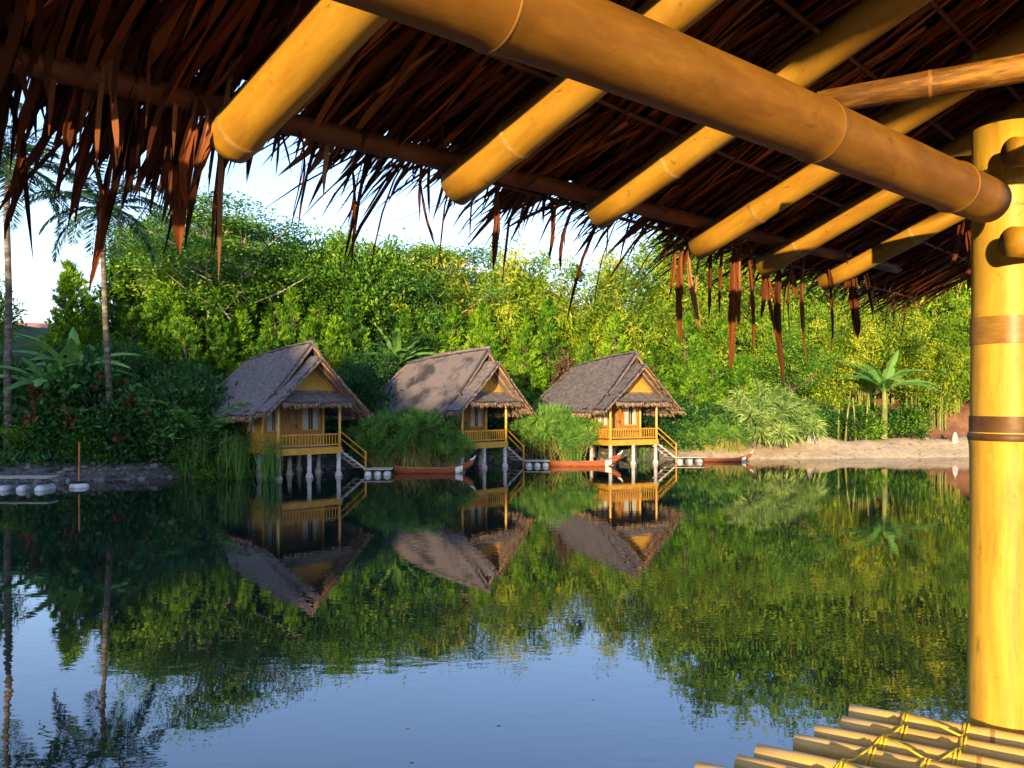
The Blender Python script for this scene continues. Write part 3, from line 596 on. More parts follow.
def hut_meshes():
    fl = 1.28
    # --- front roof section
    mb = MB(); E = []
    ax, ay0, ay1, az, hw, ez = 0, -.95, 1.3, 5.30, 2.48, 2.90
    for s in (-1, 1):
        roof_slab(mb, lambda u, v, s=s: (s*hw*v*1.0, ay0+(ay1-ay0)*u - .12*(1-v)*(1-u), az-(az-ez)*v - .07*math.sin(math.pi*v)), 12, 18, .13, (s*.7, 0, .7))
        E.append(fringe_quads((s*hw, ay0, ez-.06), (s*hw, ay1, ez-.06), 190, .20, (s*.5, 0, -.9)))
        E.append(fringe_quads((0, ay0-.12, az-.1), (s*hw, ay0, ez-.1), 130, .10, (s*.3, -.3, -.8)))
    HM['front_roof'] = mb.mesh('front_roof')
    mb = MB()
    y0, y1, rz_, hw2, ez2 = -.15, 7.4, 5.98, 2.60, 2.74
    ye = 6.2
    def ridge(y): return rz_ - .55*max(0, (y-y0)/(ye-y0))**1.5 if y <= ye else rz_-.55
    for s in (-1, 1):
        def fn(u, v, s=s):
            yt = y0 - .15 + (ye-y0+.15)*u; yb = y0+.2+(y1-y0-.2)*u; y = yt*(1-v)+yb*v; zt = ridge(yt)
            return (s*hw2*v, y, zt*(1-v)+ez2*v - .12*math.sin(math.pi*v) + (.12 if v > .999 else 0)*0)
        roof_slab(mb, fn, 26, 20, .15, (s*.77, 0, .63))
        E.append(fringe_quads((s*hw2, y0+.2, ez2-.05), (s*hw2, y1, ez2-.05), 420, .22, (s*.4, 0, -.9)))
    def fnb(u, v):
        x = (-hw2+2*hw2*u)*v; return (x, ye-.02+(y1-ye)*v, ridge(ye)*(1-v)+ez2*v)
    roof_slab(mb, fnb, 14, 14, .15, (0, .93, .36))
    HM['main_roof'] = mb.mesh('main_roof')
    mb = MB(); mb.tube([(0, y0-.25, rz_+.02), (0, 3.4, ridge(3.4)+.03), (0, ye, ridge(ye)+.02)], [.07,.09,.07], 7)
    HM['ridge_cap'] = mb.mesh('ridge_cap')
    mb = MB()
    def fa(u, v): return (-1.72+3.5*u, .02-.92*v, 3.82-.52*v - .05*math.sin(math.pi*v))
    roof_slab(mb, fa, 18, 6, .10, (0, -.5, .86)); HM['awning'] = mb.mesh('awning')
    E.append(fringe_quads((-1.72, -.9, 3.22), (1.78, -.9, 3.22), 260, .17, (0, -.25, -.95)))
    Q = np.concatenate(E); HM['thatch_fringe'] = quads_mesh('thatch_fringe', Q, rng.random(len(Q)))
    # gable
    mb = MB(); gz0, gz1, gh_ = 3.80, 4.98, 1.27
    mb.add([(-gh_, .10, gz0), (gh_, .10, gz0), (0, .10, gz1), (-gh_, .16, gz0), (gh_, .16, gz0), (0, .16, gz1)], [(0,1,2),(5,4,3),(0,3,4,1),(1,4,5,2),(2,5,3,0)])
    HM['gable_panel'] = mb.mesh('gable_panel')
    mb = MB()                                                       # barge boards and rafters under the verge
    for s in (-1, 1):
        mb.tube([(s*.02, -.93, 5.05), (s*2.3, -.86, 2.92)], .055, 6); mb.tube([(s*.02, -.45, 5.02), (s*2.3, -.40, 2.90)], .045, 6)
        mb.tube([(s*.02, .02, 5.02), (s*2.25, .02, 2.90)], .045, 6)
    mb.tube([(.03, -.24, 5.70), (1.2, -.2, 4.35)], .045, 6)
    mb.tube([(-1.75, -.02, 3.70), (1.75, -.02, 3.70)], .05, 6); HM['barge_board'] = mb.mesh('barge_board')
    # platform
    mb = MB(); mb.box((-1.55, 0, fl-.05), (1.55, 5.6, fl)); HM['floor'] = mb.mesh('floor')
    mb = MB(); mb.box((-1.58, -.03, fl-.26), (1.58, .05, fl+.02)); mb.box((-1.60, .052, fl-.26), (-1.52, 5.6, fl+.02)); mb.box((1.52, .052, fl-.26), (1.60, 5.6, fl+.02)); HM['floor_beam'] = mb.mesh('floor_beam')
    mb = MB(); mb.tube([(0,0,-1.4), (0,0,.02), (0,0,.12), (0,0,.20), (0,0,fl-.26)], [.17,.17,.155,.10,.095], 12); HM['stilt'] = mb.mesh('stilt')
    mb = MB(); mb.tube([(0,0,0), (0,0,2.45)], [.065,.06], 10); HM['veranda_post'] = mb.mesh('veranda_post')
    # railing pieces
    def rail(length, name):
        mb = MB(); mb.box((0,-.03,.56), (length,.03,.62)); mb.box((0,-.025,.10), (length,.025,.15)); n = int(length/.15)
        for i in range(n+1):
            x = .04 + (length-.08)*i/n; mb.box((x-.018,-.018,.15), (x+.018,.018,.56))
        HM[name] = mb.mesh(name)
    rail(2.9, 'front_railing'); rail(1.5, 'side_railing')
    # walls : room from y=1.5
    wy = 1.55; zt = 3.35
    mb = MB()
    for a, b in ((-1.5,-1.28),(-.62,-.48),(.22,.42),(1.30,1.5)): mb.box((a, wy, fl), (b, wy+.06, zt))
    for a, b in ((-1.28,-.62),(.42,1.30)): mb.box((a, wy+.001, fl), (b, wy+.059, fl+.72)); mb.box((a, wy+.001, 3.1), (b, wy+.059, zt))
    mb.box((-.48, wy+.001, 3.15), (.22, wy+.059, zt)); HM['front_wall'] = mb.mesh('front_wall')
    mb = MB()
    for x in (-1.5, 1.44):
        mb.box((x, wy+.062, fl), (x+.06, 2.2, zt)); mb.box((x, 3.1, fl), (x+.06, 5.5, zt))
        mb.box((x+.001, 2.2, fl), (x+.059, 3.1, fl+.62)); mb.box((x+.001, 2.2, 3.0), (x+.059, 3.1, zt))
    mb.box((-1.43, 5.44, fl), (1.43, 5.5, zt)); HM['side_wall'] = mb.mesh('side_wall')
    mb = MB(); mb.box((-.47, wy+.012, fl+.01), (.21, wy+.05, 3.14)); HM['door'] = mb.mesh('door')
    mb = MB(); mb.box((.12, wy-.03, fl+.85), (.16, wy+.01, fl+1.0)); HM['door_handle'] = mb.mesh('door_handle')
    def win(a, b, name):
        mb = MB(); z0, z1 = fl+.72, 3.1
        for q in ((a,z0,a+.05,z1),(b-.05,z0,b,z1),((a+b)/2-.02,z0+.05,(a+b)/2+.02,z1-.05)): mb.box((q[0], wy-.012, q[1]), (q[2], wy+.05, q[3]))
        mb.box((a+.05, wy-.012, z0), (b-.05, wy+.05, z0+.05)); mb.box((a+.05, wy-.012, z1-.05), (b-.05, wy+.05, z1)); HM[name] = mb.mesh(name)
        w = (b-a)
        mb = MB()
        for c0, c1 in ((a+.05, a+.05+w*.34), (b-.05-w*.30, b-.05)):
            n = 10; vs = []; 
            for i in range(n+1):
                x = c0+(c1-c0)*i/n; yy = wy+.035+.012*math.sin(i*2.2); vs += [(x,yy,z0+.05),(x,yy,z1-.05)]
            mb.add(vs, [(2*i,2*i+2,2*i+3,2*i+1) for i in range(n)])
        HM[name+'_curtain'] = mb.mesh('curtain')
    win(-1.28, -.62, 'window'); win(.42, 1.30, 'wide_window')
    mb = MB(); z0, z1 = fl+.62, 3.0
    for (a,b,c,d) in ((2.2,z0,2.26,z1),(3.04,z0,3.1,z1),(2.63,z0,2.67,z1)): mb.box((-1.515, a, b), (-1.445, c, d))
    mb.box((-1.512, 2.26, z0), (-1.445, 3.04, z0+.05)); mb.box((-1.512, 2.26, z1-.05), (-1.445, 3.04, z1)); HM['side_window'] = mb.mesh('side_window')
    mb = MB(); n = 16; vs = []
    for i in range(n+1):
        y = 2.26+.78*i/n; x = -1.46+.01*math.sin(i*2); vs += [(x,y,z0+.05),(x,y,z1-.05)]
    mb.add(vs, [(2*i,2*i+2,2*i+3,2*i+1) for i in range(n)]); HM['side_curtain'] = mb.mesh('curtain')
    mb = MB(); mb.box((-1.42, wy+.55, fl+.001), (1.42, wy+.6, zt)); mb.box((-1.43, wy+.07, 3.30), (1.43, 5.4, 3.34)); mb.box((-1.3, .12, 3.62), (1.3, .18, 3.79)); HM['room_shade_panel'] = mb.mesh('room_shade_panel')  # near-black panels standing in for shade inside the room and under the gable
    mb = MB(); mb.box((-.06,-.01,-.2), (.06,.01,0)); mb.tube([(0,0,0),(0,0,.12)], .008, 5); HM['hanging_lamp'] = mb.mesh('hanging_lamp')
    # stairs running down to the right
    mb = MB()
    for y in (.25, .95):
        mb.tube([(1.55, y, fl-.12), (2.95, y, .22)], .05, 6)
    HM['stringer'] = mb.mesh('stringer')
    mb = MB()
    for i in range(6):
        t = (i+.5)/6; x = 1.6+1.3*t; z = fl-.10-1.0*t; mb.box((x-.11, .22, z), (x+.11, .98, z+.035))
    HM['step'] = mb.mesh('step')
    mb = MB()
    mb.tube([(1.55, .2, fl+.75), (2.95, .2, .98)], .035, 6); mb.tube([(1.55, .2, fl+.45), (2.95, .2, .66)], .03, 6)
    mb.tube([(2.95, .2, -.3), (2.95, .2, 1.05)], .05, 7); HM['stair_rail'] = mb.mesh('stair_rail')
hut_meshes()
HMAT = {'front_roof':'thatch','main_roof':'thatch','ridge_cap':'thatch','awning':'thatch','thatch_fringe':'thatch_edge','gable_panel':'weave','barge_board':'barge','floor':'plank','floor_beam':'board',
        'stilt':'stilt','veranda_post':'bamboo_pale','front_railing':'board','side_railing':'board','front_wall':'door','side_wall':'weave','door':'door','door_handle':'dark','window':'board','wide_window':'board','window_curtain':'curtain','wide_window_curtain':'curtain',
        'side_window':'board','side_curtain':'curtain','room_shade_panel':'dark','hanging_lamp':'bamboo','stringer':'stilt','step':'plank','stair_rail':'board'}
def hp(name, parent, loc=(0,0,0), rz=0, oname=None, smooth=False):
    o = mkobj(oname or name, HM[name], M[HMAT[name]], parent); o.location = loc; o.rotation_euler = (0,0,rz); return o
HM_SM = ('front_roof','main_roof','ridge_cap','awning','stilt','veranda_post')
for k in HM_SM: HM[k].polygons.foreach_set('use_smooth', [True]*len(HM[k].polygons))
def hut(x, y, rz, label, patchy=False):
    r = empty('thatched_hut', (x, y, 0), rz, label, 'hut', 'thatched huts on stilts')
    mr = hp('main_roof', r, oname='roof')
    if patchy:
        mr.data = HM['main_roof'].copy(); mr.data.materials.clear(); mr.data.materials.append(M['thatch_sun_patch']); hp('ridge_cap', mr)
    fr = hp('front_roof', r, oname='porch_roof'); hp('thatch_fringe', r); hp('awning', r); hp('gable_panel', r); hp('barge_board', r)
    f = hp('floor', r); hp('floor_beam', r)
    for yy in (.06, 1.9, 3.8, 5.4):
        for xx in (-1.45, 0, 1.45): hp('stilt', r, (xx, yy, 0))
    for xx in (-1.48, 1.48): hp('veranda_post', r, (xx, .02, 1.29))
    hp('veranda_post', r, (-1.48, 1.5, 1.29)); hp('veranda_post', r, (1.48, 1.5, 1.29))
    hp('front_railing', r, (-1.45, .02, 1.29), oname='railing'); hp('side_railing', r, (-1.48, .04, 1.29), math.pi/2, oname='railing')
    hp('front_wall', r); hp('side_wall', r); hp('room_shade_panel', r)
    d = hp('door', r); hp('door_handle', d)
    w = hp('window', r); hp('window_curtain', w, oname='curtain'); w = hp('wide_window', r, oname='window'); hp('wide_window_curtain', w, oname='curtain')
    w = hp('side_window', r, oname='window'); hp('side_curtain', w, oname='curtain')
    hp('hanging_lamp', r, (-1.1, -.3, 3.35)); 
    st = empty('staircase', (0,0,0)); st.parent = r
    hp('stringer', st); hp('step', st, oname='steps'); hp('stair_rail', st, oname='handrail')
    return r
hut(px(310,36.1), 36.1, R(42), 'left and nearest thatched hut on stilts, reeds before it')
hut(px(485,40.9), 40.9, R(45), 'middle thatched hut on stilts, brown sun patches painted on its roof', True)
hut(px(634,43.7), 43.7, R(27), 'right and farthest thatched hut on stilts, beside the spiky bushes')

# ------------------------------------------------------------------ boats, docks, floats
def boat_mesh():
    n = 22; L_ = 3.7; mb = MB(); mi = MB(); vs = []; K = 9; vi = []
    for i in range(n+1):
        t = i/n; x = -L_*.5 + L_*t
        w = .34*max(0.02, math.sin(math.pi*min(1, max(0, .10+.87*t)))**.6); keel = -.12 + .50*max(0,(t-.70)/.30)**2.0 + .12*max(0,(.12-t)/.12)**2
        rim = .20 + .42*max(0,(t-.60)/.40)**2.2 + .10*max(0,(.2-t)/.2)**2
        for k in range(K):
            a = -math.pi/2 + math.pi*k/(K-1)
            vs.append((x, w*math.sin(a), rim-(rim-keel)*math.cos(a)**.7 if abs(a) < 1.57 else rim))
            vi.append((x, (w-.025)*math.sin(a)*.98, rim-.01-(rim-keel-.03)*max(0,math.cos(a))**.7 if abs(a) < 1.57 else rim-.0))
    f = [(i*K+k, i*K+k+1, (i+1)*K+k+1, (i+1)*K+k) for i in range(n) for k in range(K-1)]
    mb.add(vs, f); mb.f.append(tuple(range(K))); mi.add(vi, [q[::-1] for q in f])
    # gunwale strips closing hull to lining
    rim = MB()
    for kk in (0, K-1):
        P = [Vector(vs[i*K+kk]) for i in range(n+1)]; rim.tube(P, .022, 6)
    tip = Vector(vs[n*K+0]); pr = MB(); pr.tube([tip+Vector((-.16,.0,-.06)), tip+Vector((.0,0,.03)), tip+Vector((.09,0,.16))], [.05,.045,.025], 7)
    band = MB(); 
    for i in (17, 18):
        pass
    i0, i1 = 17, 19
    bv = []; 
    for i in range(i0, i1+1):
        for k in range(0, K):
            v = Vector(vs[i*K+k]); bv.append((v.x, v.y*1.03, v.z-.004*math.cos(0)))
    band.add(bv, [(a*K+k, a*K+k+1, (a+1)*K+k+1, (a+1)*K+k) for a in range(i1-i0) for k in (0,1,2,5,6,7)])
    st = MB()
    for x in (-.9, 0, .8): st.box((x-.1, -.31, .10), (x+.1, .31, .13))
    return mb.mesh('hull'), mi.mesh('lining'), rim.mesh('gunwale'), pr.mesh('prow'), band.mesh('white_band'), st.mesh('bench')
BM = boat_mesh()
def boat(p, Y, rz, s, label):
    r = empty('canoe', (px(p,Y), Y, .02), rz, label, 'boat', 'canoes moored by the huts', s)
    h = mkobj('hull', BM[0], M['boat'], r, True); mkobj('lining', BM[1], M['boat_in'], h, True); mkobj('gunwale', BM[2], M['boat'], h, True)
    mkobj('prow', BM[3], M['white'], r, True); mkobj('white_band', BM[4], M['white'], h); mkobj('bench', BM[5], M['boat_in'], r)
boat(434, 38.6, .03, 1.0, 'long red brown canoe with raised prow before the middle hut')
boat(585, 42.6, .02, 1.0, 'dark red brown canoe moored in front of the right hut')
boat(727, 45.6, .10, .76, 'short red brown canoe at the start of the beach')
def dock(p0, p1, Y, zt, label, rz=0, nf=3, w=.9):
    x0, x1 = px(p0,Y), px(p1,Y); L_ = x1-x0; r = empty('floating_dock', ((x0+x1)/2, Y, 0), rz, label, 'dock')
    mb = MB()
    for j in range(4): mb.box((-L_/2+random.uniform(-.04,.04), -w/2+j*w/4+.01, zt-.05), (L_/2+random.uniform(-.04,.04), -w/2+(j+1)*w/4-.01, zt))
    mb.build('deck_board', M['plank'], r)
    for i in range(nf):
        mb = MB(); x = -L_/2+L_*(i+.5)/nf; rr = .17
        mb.tube([(x,-w/2-.12,.03),(x,-w/2-.08,.03),(x,-w/2+.02,.03),(x,w/2+.05,.03),(x,w/2+.1,.03)], [.06,.14,rr,rr,.1], 12); mb.build('float', M['float'], r, True)
    return r
dock(364, 392, 37.6, .30, 'small grey dock on floats at the stair foot of the left hut', .1, 3, .8)
dock(524, 549, 42.6, .30, 'small grey dock on floats at the stair foot of the middle hut', .1, 3, .8)
dock(673, 703, 45.4, .30, 'small pale dock on floats at the stair foot of the right hut', .05, 3, .8)
d = dock(-90, 54, 31.4, .50, 'long narrow grey jetty on white floats at the left edge', .0, 8, .8)
r = empty('mooring_float', (px(79,32.2), 32.2, 0), 0, 'single white float carrying a thin rusty pole on the left', 'float')
mb = MB(); mb.tube([(0,0,-.15),(0,0,-.08),(0,0,.02),(0,0,.10),(0,0,.16)], [.2,.33,.36,.34,.24], 16); mb.build('drum', M['float'], r, True)
mb = MB(); mb.tube([(0,0,.16),(0,0,.21),(0,0,.24)], [.25,.27,.22], 14); mb.build('cap', M['dark'], r)
mb = MB(); mb.tube([(0,0,.2),(.01,0,1.75)], .035, 7); mb.build('pole', M['rust'], r)
# little posts on the beach
for p, Y, h, lab in ((810,50.6,.75,'short pale post at the left of the beach'), (955,51.6,.6,'short pale post at the foot of the red slope beside the tall post')):
    mb = MB(); mb.tube([(0,0,-.2),(0,0,h*.25),(0,0,h*.7),(0,0,h)], [.26,.20,.13,.06], 10); o = mb.build('boundary_post', M['stilt'], smooth=True)
    o.location = (px(p,Y), Y, float(gh(np.array([px(p,Y)]),np.array([Y]))[0])); tag(o, lab, 'post', 'posts on the beach')
# small house roof at far left
Y = 62; r = empty('distant_house', (px(8,Y), Y, 5.6), R(20), 'pinkish tiled roof of a house showing above the trees at far left', 'house')
mb = MB(); mb.box((-3,-2,-5), (3,2,2.2)); mb.build('wall', M['plaster'], r)
mb = MB()
for s in (-1,1): mb.add([(-3.4,s*2.6,2.0),(3.4,s*2.6,2.0),(3.4,0,3.5),(-3.4,0,3.5),(-3.4,s*2.6,2.15),(3.4,s*2.6,2.15),(3.4,0,3.65),(-3.4,0,3.65)], [(0,1,2,3),(4,5,6,7),(0,1,5,4),(1,2,6,5),(3,0,4,7)])
mb.build('roof', M['tile'], r)
# bare leaning stems by the banana plant at right
for i, (p, Y, h, dx) in enumerate(((845,51.6,3.1,.35),(856,51.9,2.7,-.2),(866,51.6,2.9,.15),(916,52.6,2.6,-.3),(838,52,2.4,.1))):
    mb = MB(); mb.tube([(0,0,-.2),(dx*.4,0,h*.5),(dx,0,h)], [.07,.06,.035], 6); o = mb.build('bamboo_stake', M['culm'], smooth=True)
    x = px(p,Y); o.location = (x, Y, float(gh(np.array([x]),np.array([Y]))[0])); tag(o, 'bare yellowish stem standing near the sunlit banana plant', 'stake', 'bare stems near the banana plant')
# floating leaves
mb = MB()
for _ in range(110):
    y = random.uniform(5, 38); x = random.uniform(-.6,.55)*y; a = random.uniform(0,6); s = random.uniform(.02,.05)
    if sdist(np.array([x]),np.array([y]))[0] > -1: continue
    mb.add([(x+s*math.cos(a+q)*(1 if k%2 else .5), y+s*math.sin(a+q)*(1 if k%2 else .5), .004) for k, q in enumerate((0,1.57,3.14,4.71))], [(0,1,2,3)], random.random())
tag(mb.build('floating_leaves', M['pandan']), 'tiny pale leaves drifting on the water', 'leaves', kind='stuff')

# ------------------------------------------------------------------ the bamboo pavilion around the viewer
PAV = empty('bamboo_pavilion', (.3, 1.2, 2.55), 0, 'golden bamboo pavilion framing the view, with thatched roof, post and slatted deck', 'pavilion')
PO = Vector(PAV.location)
CAM = Vector((0, 0, CAMZ))
E_ = Vector((1.78, 1.91, 0)).normalized(); N_ = Vector((E_.y, -E_.x, 0)); P1 = Vector((-.523, 1.506, .465)); TA = .40
def rp(s, t, h=0.0):       # roof coordinates: s along the eave, t up the slope, h above the rafter plane
    return CAM + P1 + E_*s + N_*t + Vector((0,0,TA*t)) + Vector((-TA*N_.x, -TA*N_.y, 1)).normalized()*h
def on_roof(u, v, h=0.0):
    d = Vector(((u-512)/F, 1, (HOR-v)/F)); n = Vector((-TA*N_.x, -TA*N_.y, 1)).normalized()
    return CAM + d * (((P1 + n*h).dot(n)) / d.dot(n))
def on_z(u, v, z):         # z relative to the eye
    Y = z*F/(HOR-v); return CAM + Vector(((u-512)/F*Y, Y, z))
def at(u, v, Y): return CAM + Vector(((u-512)/F*Y, Y, (HOR-v)/F*Y))
def bamboo(name, a, b, ra, rb, mat, nodes=(), nmat='node', parent=PAV, n=28, hollow=True, bend=0.0, ringw=.006, wob=None):
    wob = (.07*ra if n > 10 else .25*ra) if wob is None else wob
    """culm as its own object, local z along its length; each node a sub-part"""
    a = Vector(a); b = Vector(b); d = b-a; L_ = d.length; q = d.to_track_quat('Z', 'Y')
    zs = [0]; 
    for t in sorted(nodes): zs += [t*L_-.045, t*L_-.026, t*L_-.014, t*L_-.006, t*L_-.002, t*L_+.002, t*L_+.006, t*L_+.014, t*L_+.030, t*L_+.05]
    zs = sorted(z for z in zs if 0 <= z < L_-.001) + [L_]; ex = []; ph = (ra*7919+L_*31+a.x*13) % 6.28
    for i in range(len(zs)-1):
        ex.append(zs[i]); g = zs[i+1]-zs[i]; k = int(g/.12)
        for j in range(1, k+1): ex.append(zs[i]+g*j/(k+1))
    ex.append(L_); ns = [t*L_ for t in nodes]; pts = []; rad = []
    for z in ex:
        r = ra+(rb-ra)*z/L_
        for c in ns:
            q_ = abs(z-c); r *= 1 + .055*math.exp(-(q_/.022)**2) - (.022*math.exp(-((z-c-.011)/.006)**2))
        r *= 1 + .008*math.sin(z*9+ph) + .006*math.sin(z*23+ph*2); pts.append((bend*math.sin(math.pi*z/L_) + wob*math.sin(z*3.1+ph), wob*math.cos(z*2.3+ph*1.7), z)); rad.append(r)
    mb = MB()
    if hollow:
        mb.tube(pts, rad, n, cap=False); e0 = len(mb.v)
        for end, zc, sg in ((0, 0, 1), (len(pts)-1, L_, -1)):
            r = rad[end]; ri = r*.80; b0 = len(mb.v); k = n
            # rounded lip, wall thickness and a diaphragm a little inside
            o = end*n; vs = []
            for i in range(n):
                v = Vector(mb.v[o+i]); c = Vector(pts[end]); w = (v-c).normalized()
                vs += [c+w*ri, c+w*ri+Vector((0,0,sg*.03))]
            mb.add(vs, []); 
            for i in range(n):
                j = (i+1) % n; A, B = o+i, o+j; C, D = b0+2*i, b0+2*j
                mb.f.append((A, C, D, B) if sg > 0 else (B, D, C, A)); mb.f.append((C, C+1, D+1, D) if sg > 0 else (D, D+1, C+1, C))
            mb.f.append(tuple(b0+2*i+1 for i in range(n)))
    else: mb.tube(pts, rad, n)
    o = mkobj(name, mb.mesh(name), M[mat], parent, True); o.location = a - (PO if parent is PAV else Vector()); o.rotation_mode = 'QUATERNION'; o.rotation_quaternion = q
    for t in nodes:
        r = (ra+(rb-ra)*t)*1.058; z = t*L_; ph = (ra*7919+L_*31+a.x*13) % 6.28; x = bend*math.sin(math.pi*t) + wob*math.sin(z*3.1+ph); yc = wob*math.cos(z*2.3+ph*1.7); r *= 1 + .008*math.sin(z*9+ph) + .006*math.sin(z*23+ph*2)
        m2 = MB(); m2.tube([(x,yc,z-ringw),(x,yc,z-ringw*.4),(x,yc,z+ringw*.4),(x,yc,z+ringw)], [r*.985,r*1.012,r*1.012,r*.985], n, cap=False)
        mkobj('node', m2.mesh('node'), M[nmat], o, True)
    return o
# rafters : (eave end pixel, second pixel, radius, nodes)
RAFT = [((225,147),(360,0),.046,(.02,.52)), ((449,193),(575,90),.043,(.10,.62)), ((592,221),(710,135),.040,(.13,.50,.86)), ((692,252),(820,170),.040,(.12,.46,.80)),
        ((757,270),(895,190),.040,(.08,.42,.75)), ((818,285),(960,210),.039,(.20,.55,.85))]
for (e, s, r, nd) in RAFT:
    a = on_roof(*e); b = on_roof(*s); d = (b-a).normalized(); a = a + d*.02
    bamboo('rafter', a, a + d*1.95, r*.97, r*1.05, 'bamboo', nd)
for s_, lab in ((-.52,0),(-1.05,0),(-1.6,0)):
    bamboo('rafter', rp(s_, .0), rp(s_, 1.95), .041, .044, 'bamboo', (.15,.5,.82))
# opposite rafters falling away behind the viewer's side of the ridge
ZR = rp(0, 1.95)
# main beam
a = at(989, 199, 1.97); b = at(500, 8, 1.01); d = (b-a).normalized()
bamboo('beam', a, a+d*5.2, .053, .058, 'bamboo_old', (.038, .150, .29, .43, .59, .75, .9), 'node_old', n=36, ringw=.003)
# eave plate, battens
a = on_roof(0, 55, .065); b = on_roof(700, 222, .065); d = (b-a).normalized()
o = bamboo('eave_plate', a-d*1.6, b+d*1.6, .022, .022, 'timber', (), hollow=False, n=12)
for t in (.02, .34, .52, .70, .88, 1.06, 1.24, 1.42, 1.6, 1.78):
    bamboo('batten', rp(-2.2, t, .066), rp(3.9, t, .066), .006, .005, 'timber', (), hollow=False, n=8, bend=.01)
bamboo('ridge_pole', rp(-2.3, 1.93, .02), rp(4.0, 1.93, .02), .045, .042, 'bamboo_old', (.2,.5,.8))
# post
pb = on_z(1004, 729, -.85); pt = Vector((pb.x+.012, pb.y, CAMZ+.70)); pb = Vector((pb.x, pb.y, 1.9))
Lp = pt.z - pb.z
def tz(v): return ((HOR-v)/F*pb.y + CAMZ - pb.z)/Lp
post = bamboo('post', pb, pt, .087, .083, 'bamboo_post', (tz(437), ), 'node_dark', n=48, ringw=.010, wob=0)
for v0, v1, mt in ((318,345,'band'), (416,432,'node_dark')):
    z0 = tz(v1)*Lp; z1 = tz(v0)*Lp; m2 = MB(); rr = lambda z: ((.087-.004*z/Lp)*1.016)+.0012
    m2.tube([(0,0,z0),(0,0,(z0+z1)/2),(0,0,z1)], [rr(z0),rr((z0+z1)/2),rr(z1)], 48, cap=False); mkobj('stain_band', m2.mesh('stain_band'), M[mt], post, True)
# tie pole with a weathered tip, short cross poles by the post
a = at(818, 103, 1.72); b = at(1024, 68, 1.55); d = (b-a).normalized(); bamboo('tie_pole', a, a+d*1.3, .024, .031, 'bamboo_weathered', (.16,.6), 'node_old', n=24, ringw=.004)
a = at(1012, 242, 1.98); bamboo('cross_pole', a, a+Vector((1.0,.35,.02)), .036, .036, 'bamboo', (.3,.8), n=20, hollow=False)
a = at(1012, 152, 1.98); bamboo('cross_pole', a, a+Vector((1.0,.30,.03)), .034, .034, 'bamboo', (.3,.8), n=20, hollow=False)
a = at(940, 168, 2.34); bamboo('wall_plate', a, a+Vector((1.4,-.10,.03)), .034, .034, 'bamboo', (.5,), n=20)
# hidden supports : second post behind the viewer's left, joists and piles
for sx, sy in ((-1.9,-.9),(1.4,-1.2)):
    bamboo('post', (sx, sy, 1.9), (sx, sy, CAMZ+(1.0 if sx > 0 else .78)), .08, .075, 'bamboo_post', (.3,.7), 'node_dark', n=24)

# thatch : overlapping rows of split palm leaf, each strip bent
def strips(name, P, D, L_, W, K, droop, tint, parent, mat, upn=None, jit=.04, curl=.0):
    """P base (n,3), D unit direction, strips of K segments bending downwards"""
    n = len(P); S = unit(np.cross(D, np.array([0,0,1.0]) if upn is None else upn)) ; S = unit(S + rng.normal(size=(n,3))*.35)
    pts = [P]; d = D.copy(); p = P.copy()
    for k in range(K):
        d = unit(d + np.array([0,0,-1.0])*droop[:,None]/K + rng.normal(size=(n,3))*jit); p = p + d*(L_/K)[:,None]; pts.append(p)
    V = []
    for k in range(K):
        w0 = W*(1-.15*k/K) if k else W*.8; w1 = W*(1-.15*(k+1)/K) if k < K-1 else W*.08
        V.append(np.stack([pts[k]-S*w0[:,None]/2, pts[k]+S*w0[:,None]/2, pts[k+1]+S*w1[:,None]/2, pts[k+1]-S*w1[:,None]/2], 1))
    V = np.concatenate(V) - np.array(PO); T = np.tile(tint, K)
    return mkobj(name, quads_mesh(name, V, T), M[mat], parent)
e3 = np.array(E_); n3 = np.array(N_); up3 = np.array(Vector((-TA*N_.x, -TA*N_.y, 1)).normalized()); sl = unit(-n3 - np.array([0,0,TA]))
def rpa(s, t, h): return np.array(CAM+P1) + np.outer(s, e3) + np.outer(t, n3) + np.outer(TA*t, [0,0,1]) + np.outer(h, up3)
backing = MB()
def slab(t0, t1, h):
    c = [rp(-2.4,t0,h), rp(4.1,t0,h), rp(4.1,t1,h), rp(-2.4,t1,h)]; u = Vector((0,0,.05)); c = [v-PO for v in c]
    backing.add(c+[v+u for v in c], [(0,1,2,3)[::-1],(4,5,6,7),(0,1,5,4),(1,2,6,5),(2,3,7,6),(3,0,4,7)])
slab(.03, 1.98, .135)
roof = backing.build('thatch_roof', M['thatch_back'], PAV)
